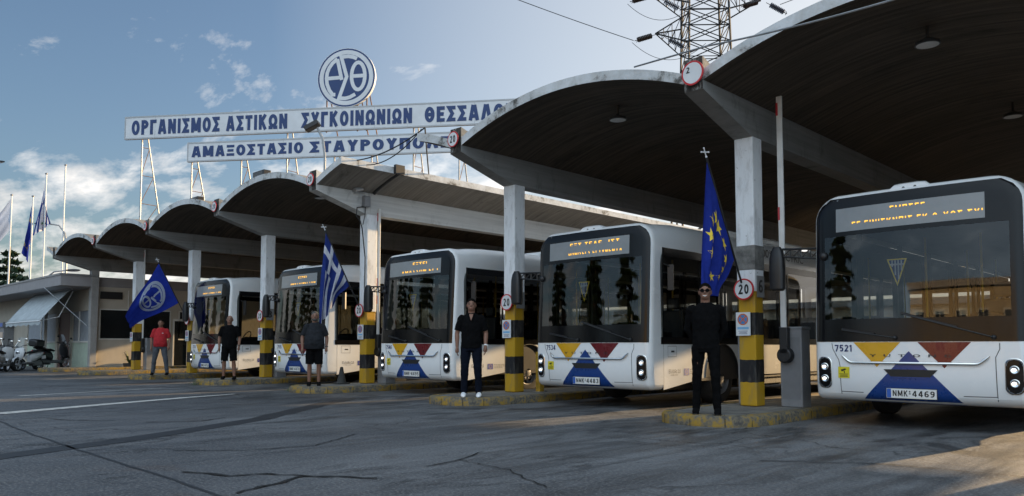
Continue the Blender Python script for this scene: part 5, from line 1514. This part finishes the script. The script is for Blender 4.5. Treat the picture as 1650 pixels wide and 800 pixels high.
# awning
aw = thing('awning', 'faded grey canvas awning tilted out from the office fascia', 'awning', (-32.0, -.28, 3.57))
mb = MB(); A = lambda u, v: Vector((-5.6 + 5.6 * u + .25 * v, -1.25 * v, -1.45 * v + .05 * math.sin(PI * v) - .04 * math.sin(PI * u) * math.sin(PI * v)))
mb.grid(lambda u, v: A(u, v), 16, 8); o = mb.build('canvas', 'awning', aw); sm = o.modifiers.new('thickness', 'SOLIDIFY'); sm.thickness = .012
mb = MB(); mb.grid(lambda u, v: A(u, 1) + Vector((0, -.01, -.16 * v - .03 * v * math.cos(u * 40))), 60, 2); mb.build('valance', 'awning', aw)
mb = MB(); mb.tube([A(0, 1), A(1, 1)], .035, 8); mb.tube([A(0, 0), A(1, 0)], .04, 8); mb.build('front_bar', 'signwhite', aw)
for u in (.04, .96):
    mb = MB(); e = A(u, 1); mb.tube([(e.x - .2, .1, -.10), (e.x - .1, -.45, -1.25), e], .022, 6); mb.build('folding_arm', 'signwhite', aw)
t = thing('support_post', 'white post at the right edge of the awning by the brown door', 'post', (-36.6, -.05, 0)); mb = MB(); mb.box(-.06, .06, -.06, .06, 0, 3.58); mb.build('post', 'wall_white', t)
t = thing('cable', 'pale stay cable from the office fascia down to the first column', 'cable', (0, 0, 0)); mb = MB(); mb.tube([(-32.3, -1.3, 3.6), (-30.7, .0, 1.9)], .018, 6); mb.build('wire', 'steel', t)
t = thing('ticket_machine', 'grey ticket machine with blue top at the left of the office', 'machine', (-44.5, .1, 0))
mb = MB(); mb.box(-.6, .6, -.3, .3, 0, 2.05); mb.box(-.66, .66, -.36, .3, 2.05, 2.35); mb.build('housing', 'cabinet', t, bevel=.02); mb = MB(); mb.box(-.5, .5, -.31, -.3, .9, 1.8); mb.build('screen', 'darkwin', t); mb = MB(); mb.box(-.6, .6, -.37, -.36, 2.1, 2.3); mb.build('header', 'signblue', t)
t = thing('plant_pot', 'small spiky plant in a dark pot against the office wall', 'plant', (-30.2, 1.6, 0))
mb = MB(); mb.lathe([(0, 0), (.2, 0), (.27, .3), (.24, .3), (.22, .26), (0, .26)], 18); mb.build('pot', 'pot', t)
mb = MB()
for k in range(26):
    a = random.uniform(0, 2 * PI); r = random.uniform(.2, .45); h = random.uniform(.4, .85); p0 = V((0, 0, .26)); p1 = V((r * .5 * math.cos(a), r * .5 * math.sin(a), h)); p2 = V((r * math.cos(a), r * math.sin(a), h * .9)); w = V((-math.sin(a), math.cos(a), 0)) * .022
    mb.add([p0 - w, p0 + w, p1 + w, p1 - w, p2], [(0, 1, 2, 3), (3, 2, 4)])
mb.build('leaves', 'leaf_grass', t, smooth=False)
t = thing('waste_bin', 'dark green wheeled bin behind the man in red', 'bin', (-29.6, 4.9, 0)); mb = MB(); mb.rings([[(-.28, -.3, .1), (.28, -.3, .1), (.28, .3, .1), (-.28, .3, .1)], [(-.34, -.36, 1.0), (.34, -.36, 1.0), (.34, .36, 1.0), (-.34, .36, 1.0)]]); mb.build('body', M('bin_green', (.05, .07, .03), .5), t, smooth=False, bevel=.03); mb = MB(); mb.box(-.36, .36, -.4, .38, 1.0, 1.07); mb.build('lid', M('bin_lid', (.06, .085, .035), .5), t, bevel=.02)

# ================================================================ SCOOTERS
def scooter(label, x, y, rz, col, screen=True, box=False, lean=8):
    t = thing('scooter', label, 'scooter', (x, y, 0), rz, 'scooters parked by the office'); SC = t; t.rotation_euler = (math.radians(lean), 0, rz)
    Ry = rot('X', 90)
    for wx, r in ((.68, .27), (-.62, .255)):
        mb = MB(); mb.lathe([(r - .07, -.045), (r - .02, -.055), (r, -.03), (r, .03), (r - .02, .055), (r - .07, .045)], 28, (wx, 0, r), Ry); w = mb.build('wheel', 'tyre', t)
        mb = MB(); mb.lathe([(r - .065, -.04), (r - .08, -.04), (r - .08, .04), (r - .065, .04)], 28, (wx, 0, r), Ry)
        for k in range(5):
            a = 2 * PI * k / 5; mb.tube([(wx + .03 * math.cos(a), 0, r + .03 * math.sin(a)), (wx + (r - .08) * math.cos(a), 0, r + (r - .08) * math.sin(a))], .016, 6)
        mb.lathe([(0, .06), (.05, .06), (.05, -.06), (0, -.06)], 14, (wx, 0, r), Ry); mb.build('rim', 'rim', w)
    mb = MB(); mb.tube([(.68, .06, .27), (.50, .06, .78)], .02, 8); mb.tube([(.68, -.06, .27), (.50, -.06, .78)], .02, 8); mb.build('fork', 'steel', t)
    mb = MB(); mb.grid(lambda u, v: V((.68 + .31 * math.cos(math.radians(20 + 125 * u)), -.07 + .14 * v, .27 + .31 * math.sin(math.radians(20 + 125 * u)) + .02 * math.sin(PI * v))), 12, 4); mb.build('front_mudguard', col, t)
    # leg shield and nose
    mb = MB(); mb.rings([[(.62 - .05 * abs(math.cos(q)), .12 * math.cos(q), .48 + .04 * math.sin(q)) for q in [2 * PI * k / 14 for k in range(14)]]] + [[(cx + rx * math.sin(q), wy * math.cos(q), z) for q in [2 * PI * k / 14 for k in range(14)]] for cx, rx, wy, z in ((.55, .07, .20, .58), (.49, .085, .24, .78), (.44, .08, .20, .96), (.40, .05, .10, 1.02))]); mb.build('front_fairing', col, t)
    mb = MB(); mb.ball((.60, 0, .78), (.03, .09, .07), 14, 8, R=rot('Y', 15)); mb.build('headlight', 'lens', t)
    mb = MB(); mb.box(-.12, .46, -.17, .17, .27, .36); mb.build('footboard', 'scoot_grey', t, bevel=.03)
    mb = MB(); mb.rings([[(cx, wy * math.cos(q), cz + hz * math.sin(q)) for q in [2 * PI * k / 16 for k in range(16)]] for cx, wy, cz, hz in ((-.05, .10, .48, .16), (-.15, .17, .54, .20), (-.45, .19, .60, .18), (-.75, .15, .68, .13), (-.95, .05, .76, .05))]); mb.build('rear_body', col, t)
    mb = MB(); mb.rings([[(cx, wy * math.cos(q), cz + hz * math.sin(q)) for q in [2 * PI * k / 14 for k in range(14)]] for cx, wy, cz, hz in ((0.0, .09, .76, .04), (-.15, .15, .79, .055), (-.42, .16, .80, .055), (-.5, .15, .85, .06), (-.80, .13, .87, .05), (-.90, .06, .87, .03))]); mb.build('seat', 'black', t)
    mb = MB(); mb.box(-.72, -.1, -.09, .09, .2, .42); mb.tube([(-.25, -.16, .30), (-.85, -.19, .40)], [.04, .055], 10); mb.build('engine', 'scoot_grey', t, bevel=.02)
    mb = MB(); mb.tube([(.43, -.34, 1.06), (.42, -.12, 1.05), (.40, 0, 1.02), (.42, .12, 1.05), (.43, .34, 1.06)], .017, 8); mb.tube([(.40, 0, 1.02), (.45, 0, .8)], .025, 8); mb.build('handlebar', 'black', t)
    for s in (-1, 1):
        mb = MB(); mb.tube([(.42, s * .22, 1.06), (.46, s * .30, 1.26)], .008, 6); mb.ball((.46, s * .33, 1.30), (.018, .065, .045), 12, 8); mb.build('mirror', 'chrome' if col == 'scoot_white' else 'black', t)
    if screen:
        mb = MB(); mb.grid(lambda u, v: V((.52 - .20 * v - .06 * (2 * u - 1) ** 2, (.20 - .05 * v) * (2 * u - 1), 1.0 + .42 * v)), 10, 6); mb.build('windscreen', 'clearglass', t)
    if box:
        mb = MB(); mb.box(-1.02, -.62, -.22, .22, .92, 1.20); mb.build('top_box', 'black', t, bevel=.06)
    mb = MB(); mb.box(-1.0, -.98, -.09, .09, .5, .64); mb.build('number_plate', 'plate', t); mb = MB(); mb.ball((-.95, 0, .74), (.02, .07, .03), 10, 6); mb.build('tail_light', 'signred', t)
    mb = MB(); mb.tube([(-.02, .10, .28), (.05, .24, .02)], .014, 6); mb.build('side_stand', 'black', t); return t
scooter('white scooter with a clear windscreen, nearest the black one', -32.2, -1.75, math.radians(-50), 'scoot_white', True)
scooter('dark grey scooter between two white scooters', -32.3, -2.6, math.radians(-45), 'scoot_grey', False)
scooter('white scooter at the left edge of the picture', -30.9, -3.1, math.radians(150), 'scoot_white', False)
scooter('black scooter parked behind the dark grey one', -33.0, -2.2, math.radians(-48), 'scoot_black', False)
scooter('black maxi scooter with top box seen from behind, by the office', -33.7, -.55, math.radians(118), 'scoot_black', True, True).scale = (1.12, 1.12, 1.12)

# ================================================================ STREET LAMPS, PYLON, LINES
def street_lamp(label, x, y, h, dx, dy, head='darksteel', green=False):
    t = thing('street_lamp', label, 'street lamp', (x, y, 0))
    mb = MB(); mb.tube([(0, 0, 0), (0, 0, h * .85), (dx * .12, dy * .12, h * .93), (dx * .4, dy * .4, h * .985), (dx, dy, h)], [.09, .07, .06, .05, .04], 8); mb.build('pole', 'steel', t)
    d = V((dx, dy, 0)).normalized(); R = Matrix((( d.x, -d.y, 0), (d.y, d.x, 0), (0, 0, 1)))
    mb = MB(); mb.ball((dx + d.x * .35, dy + d.y * .35, h), (.5, .14, .09), 14, 8, R=R); hd = mb.build('lamp_head', M('green_lamp_shade', (.04, .09, .06), .5) if green else head, t)
    mb = MB(); mb.ball((dx + d.x * .4, dy + d.y * .4, h - .06), (.32, .10, .05), 12, 6, R=R); mb.build('lens_cover', 'signwhite', hd)
street_lamp('grey street lamp reaching in at the upper left edge', -57.2, .2, 13.55, 1.3, 1.2)
street_lamp('street lamp with green head beside the bare flagpole', -52.3, 5.1, 9.35, -1.1, -1.0, green=True)
street_lamp('small street lamp low behind the office roof', -50.5, 3.4, 5.9, 1.1, 1.0)

MT['pylonsteel'] = M('pylon_steel', (.022, .023, .025), .6, .3, var=.25)
py = thing('power_pylon', 'steel lattice power pylon rising behind the right canopy', 'pylon', (-30.6, 51.7, 0), math.radians(43))
PH = 42.0
hw = lambda z: 3.6 - 1.7 * min(1, z / 27) - .35 * max(0, (z - 27) / 15)
mb = MB()
lv = [0, 5, 10, 14.5, 18.5, 22, 24.8, 26.9, 28.6, 30.1, 31.6, 33.1, 34.6, 36.2, 38, 40, 42]
cor = [(-1, -1), (1, -1), (1, 1), (-1, 1)]
for i in range(len(lv) - 1):
    z0, z1 = lv[i], lv[i + 1]; a, b = hw(z0), hw(z1)
    for k in range(4):
        c0, c1 = cor[k], cor[(k + 1) % 4]
        mb.tube([(c0[0] * a, c0[1] * a, z0), (c0[0] * b, c0[1] * b, z1)], .10, 4)
        mb.tube([(c0[0] * a, c0[1] * a, z0), (c1[0] * b, c1[1] * b, z1)], .05, 4); mb.tube([(c1[0] * a, c1[1] * a, z0), (c0[0] * b, c0[1] * b, z1)], .05, 4)
        mb.tube([(c0[0] * b, c0[1] * b, z1), (c1[0] * b, c1[1] * b, z1)], .045, 4)
mb.build('tower', 'pylonsteel', py, smooth=False)
for z, reach, s in ((29.9, 4.6, -1), (33.0, 5.2, 1), (33.6, 5.0, -1), (36.5, 4.6, 1)):
    mb = MB(); w = hw(z); tip = (s * reach, 0, z + .15)
    for yy in (-w, w):
        mb.tube([(s * w, yy, z - 1.4), tip], .07, 4); mb.tube([(s * w, yy, z + 1.3), tip], .07, 4)
        for k in range(1, 4):
            u = k / 4; p = V((s * w, yy, z - 1.4)).lerp(V(tip), u); q = V((s * w, yy, z + 1.3)).lerp(V(tip), u); q2 = V((s * w, yy, z + 1.3)).lerp(V(tip), u - .25)
            mb.tube([p, q], .035, 4); mb.tube([p, q2], .035, 4)
    mb.build('cross_arm', 'pylonsteel', py, smooth=False)
    for dz, dx, dy, ox in ((-.25, -1, -.35, 0), (-.55, 1, .25, .9 if s < 0 else .5)):
        st = V(tip) + V((ox, 0, -.1 - .3 * abs(ox))); d = V((dx, dy, -.42)).normalized()
        mb = MB(); mb.tube([st, st + d * .45], .03, 5)
        for k in range(9): c = st + d * (.5 + k * .17); mb.tube([c, c + d * .06, c + d * .10], [.26, .22, .06], 10)
        mb.tube([st + d * .45, st + d * 2.3], .04, 5)
        e = st + d * 2.1; mb.tube([e + V((0, 0, .22)), e + V((.15, 0, .05)), e + V((0, 0, -.2))], .03, 5)
        mb.build('insulator_string', 'ceramic', py)
def line(label, pts, s, r=.035):
    t = thing('power_line', label, 'cable', (0, 0, 0), 0, 'overhead lines of the pylon'); mb = MB(); mb.tube(sag(pts[0], pts[1], s, 30), r, 5); mb.build('wire', 'darksteel', t)
Rz = rot('Z', 43)
tipL = V((-30.6, 51.7, 0)) + Rz @ V((-4.6, 0, 29.9)); tipR = V((-30.6, 51.7, 0)) + Rz @ V((5.2, 0, 33.0)); tipU = V((-30.6, 51.7, 0)) + Rz @ V((-5.0, 0, 33.6))
line('thin overhead power line running left from the pylon arm', (tipL + V((-1.6, -1.2, -.4)), (-62, 0, 46)), 1.5)
line('slack jumper line below the lower pylon arm', (tipL + V((-1.7, -1.3, -.6)), tipL + V((3.5, 3.0, -.9))), 1.6, .025)
line('slack jumper line below the upper pylon arm', (tipU + V((-1.7, -1.3, -.6)), tipU + V((3.0, 2.6, -.9))), 1.5, .025)
line('thin overhead power line running right from the pylon arm', (tipR + V((1.4, 1.0, -.4)), (30, 90, 60)), 2)

# ================================================================ TREES
def leaf_cloud(mb, c, r, n, size, rnd):
    for _ in range(n):
        d = V((rnd.gauss(0, 1), rnd.gauss(0, 1), rnd.gauss(0, 1))); d.normalize(); p = V(c) + V((d.x * r[0], d.y * r[1], d.z * r[2])) * rnd.uniform(.35, 1.0)
        a = V((rnd.uniform(-1, 1), rnd.uniform(-1, 1), rnd.uniform(-1, 1))).normalized(); b = a.orthogonal().normalized(); s = size * rnd.uniform(.6, 1.3)
        mb.add([p - a * s, p + b * s * .45, p + a * s, p - b * s * .45], [(0, 1, 2, 3)])
def conifer(label, x, y, h, w, seed, mat='leaf_dark', group=None):
    rnd = random.Random(seed); t = thing('conifer_tree', label, 'tree', (x, y, 0), 0, group)
    mb = MB(); mb.tube([(0, 0, 0), (0, 0, h * .5), (.05, 0, h * .98)], [.02 * h, .014 * h, .02], 8); tr = mb.build('trunk', 'bark', t)
    mb = MB(); br = MB(); nl = int(h * 1.45)
    for i in range(nl):
        z = h * (.14 + .84 * i / nl); L = w * (1 - (i / nl)) ** .8 * rnd.uniform(.7, 1.1) + .15
        for k in range(6):
            a = rnd.uniform(0, 2 * PI); e = V((L * math.cos(a), L * math.sin(a), z - .18 * L)); br.tube([(0, 0, z), e], [.03, .008], 4)
            for q in range(int(9 + L * 14)):
                u = rnd.uniform(.15, 1.0); p = V((0, 0, z)).lerp(e, u); leaf_cloud(mb, p, (.28, .28, .08), 2, .22 + .008 * h, rnd)
    br.build('branches', 'bark', t); c = mb.build('crown', mat, t, smooth=False)
def broadleaf(label, x, y, h, w, seed, mat='leaf_mid', group=None, dens=900, zb=.35):
    rnd = random.Random(seed); t = thing('broadleaf_tree', label, 'tree', (x, y, 0), 0, group)
    mb = MB(); mb.tube([(0, 0, 0), (.1, 0, h * .3), (0, .1, h * .6)], [.03 * h, .022 * h, .012 * h], 8); cl = MB()
    for k in range(11):
        a = rnd.uniform(0, 2 * PI); rr = w * rnd.uniform(.15, .75); z = h * rnd.uniform(zb + .1, .88); e = V((rr * math.cos(a), rr * math.sin(a), z))
        mb.tube([(0, 0, h * .28), V((0, 0, h * .28)).lerp(e, .6) + V((0, 0, .3)), e], [.012 * h, .008 * h, .004 * h], 5)
        s = rnd.uniform(.28, .5) * w; leaf_cloud(cl, e, (s, s, s * .75), dens // 11, .13 + .012 * h, rnd)
    mb.build('trunk', 'bark', t); cl.build('crown', mat, t, smooth=False)
conifer('dark conifer standing left of the flagpoles', -64.3, 4.5, 9.0, 2.3, 3)
broadleaf('olive green tree behind the left end of the office', -62.5, 4.6, 5.6, 2.6, 5, dens=1600)
broadleaf('green shrub tree at the far left behind the ticket machine', -58.5, 2.6, 4.4, 2.2, 6, dens=1400)
broadleaf('leafy tree top showing over the office roof below the first vault', -42.5, 12.5, 8.0, 2.9, 8, dens=1800)
broadleaf('leafy tree top over the office roof behind the second column', -36.5, 17.5, 7.2, 3.0, 9, dens=1800)
for k, (x, y, h) in enumerate(((-34, -27, 11), (-26, -30, 13), (-21, -25, 10), (-17.5, -31, 13), (-40, -24, 9), (-48, -27, 11), (-57, -30, 12), (-64, -27, 10), (-72, -32, 13), (-80, -28, 11), (-90, -33, 13), (-100, -30, 12), (-30, -36, 13), (-44, -34, 13))):
    conifer('tall conifer across the yard behind the camera', x, y, h, h * .30, 20 + k, group='conifers across the yard')
gr = MB(); rnd = random.Random(4)
for (cx, cy, n) in ((-16.0, -1.2, 160), (-15.4, -1.75, 120), (-21.2, -1.2, 160), (-10.9, -1.5, 40), (-26.3, -1.0, 80)):
    for _ in range(n):
        x, y = cx + rnd.gauss(0, .16), cy + rnd.gauss(0, .12); h = rnd.uniform(.05, .2); a = rnd.uniform(0, 2 * PI); l = h * .6
        gr.add([(x - .008, y, 0), (x + .008, y, 0), (x + l * math.cos(a), y + l * math.sin(a), h)], [(0, 1, 2)])
o = gr.build('grass_tufts', 'leaf_grass', smooth=False); o['kind'] = 'stuff'; o['label'] = 'weeds growing along the kerb edges'; o['category'] = 'weeds'

# ================================================================ BUILDINGS AROUND THE YARD
def block(name, label, x0, x1, y0, y1, h, wall, wins=(), group=None, roof='fascia'):
    t = thing(name, label, 'building', (x0, y0, 0), 0, group); W, D = x1 - x0, y1 - y0
    mb = MB(); mb.box(0, W, 0, D, 0, h); mb.build('wall', wall, t, smooth=False)
    mb = MB(); mb.box(-.25, W + .25, -.25, D + .25, h, h + .3); mb.build('roof', roof, t, smooth=False)
    for face, n, z0, z1, fr in wins:
        for k in range(n):
            mb, mp = MB(), MB()
            if face in 'SN':
                L = W / n; a, b = L * (k + .5 - fr / 2), L * (k + .5 + fr / 2); yy = 0 if face == 'S' else D; s = -1 if face == 'S' else 1
                for q in ((a - .08, b + .08, z0 - .1, z0), (a - .06, b + .06, z1, z1 + .08), (a - .06, a, z0, z1), (b, b + .06, z0, z1), ((a + b) / 2 - .03, (a + b) / 2 + .03, z0, z1)):
                    mb.box(q[0], q[1], min(yy, yy + s * .07), max(yy, yy + s * .07), q[2], q[3])
                mp.box(a, b, min(yy + s * .003, yy + s * .02), max(yy + s * .003, yy + s * .02), z0, z1)
            else:
                L = D / n; a, b = L * (k + .5 - fr / 2), L * (k + .5 + fr / 2); xx = 0 if face == 'W' else W; s = -1 if face == 'W' else 1
                for q in ((a - .08, b + .08, z0 - .1, z0), (a - .06, b + .06, z1, z1 + .08), (a - .06, a, z0, z1), (b, b + .06, z0, z1)):
                    mb.box(min(xx, xx + s * .07), max(xx, xx + s * .07), q[0], q[1], q[2], q[3])
                mp.box(min(xx + s * .003, xx + s * .02), max(xx + s * .003, xx + s * .02), a, b, z0, z1)
            w = mb.build('window', 'wall_white', t, smooth=False); mp.build('pane', 'darkwin', w, smooth=False)
    return t
block('sun_blocker_building', 'unseen long workshop added east of the bays as a sun blocker', 24, 33, 4.0, 15.5, 6.5, 'wall_grey', [('W', 4, 1.5, 4, .6)])  # invented building out of view, put in to block low sun
block('depot_building', 'ochre two storey depot across the yard', -5.5, 9, -38, -26, 6.0, 'wall_ochre', [('N', 7, .9, 2.4, .42), ('N', 7, 3.6, 5.0, .42)])
block('depot_building', 'white depot hall across the yard', -13, -5.8, -36, -27.5, 3.8, 'wall_grey', [('N', 3, .9, 2.6, .5)])
block('back_building', 'low cream store behind the bays', -30, 16, 26.5, 32, 2.9, 'wall_cream', [('S', 14, 1.1, 2.2, .5)])
block('apartment_building', 'pale apartment block far behind the canopy', -52, -38, 40, 54, 5.5, 'wall_white', [('S', 6, 1, 2.4, .5)])
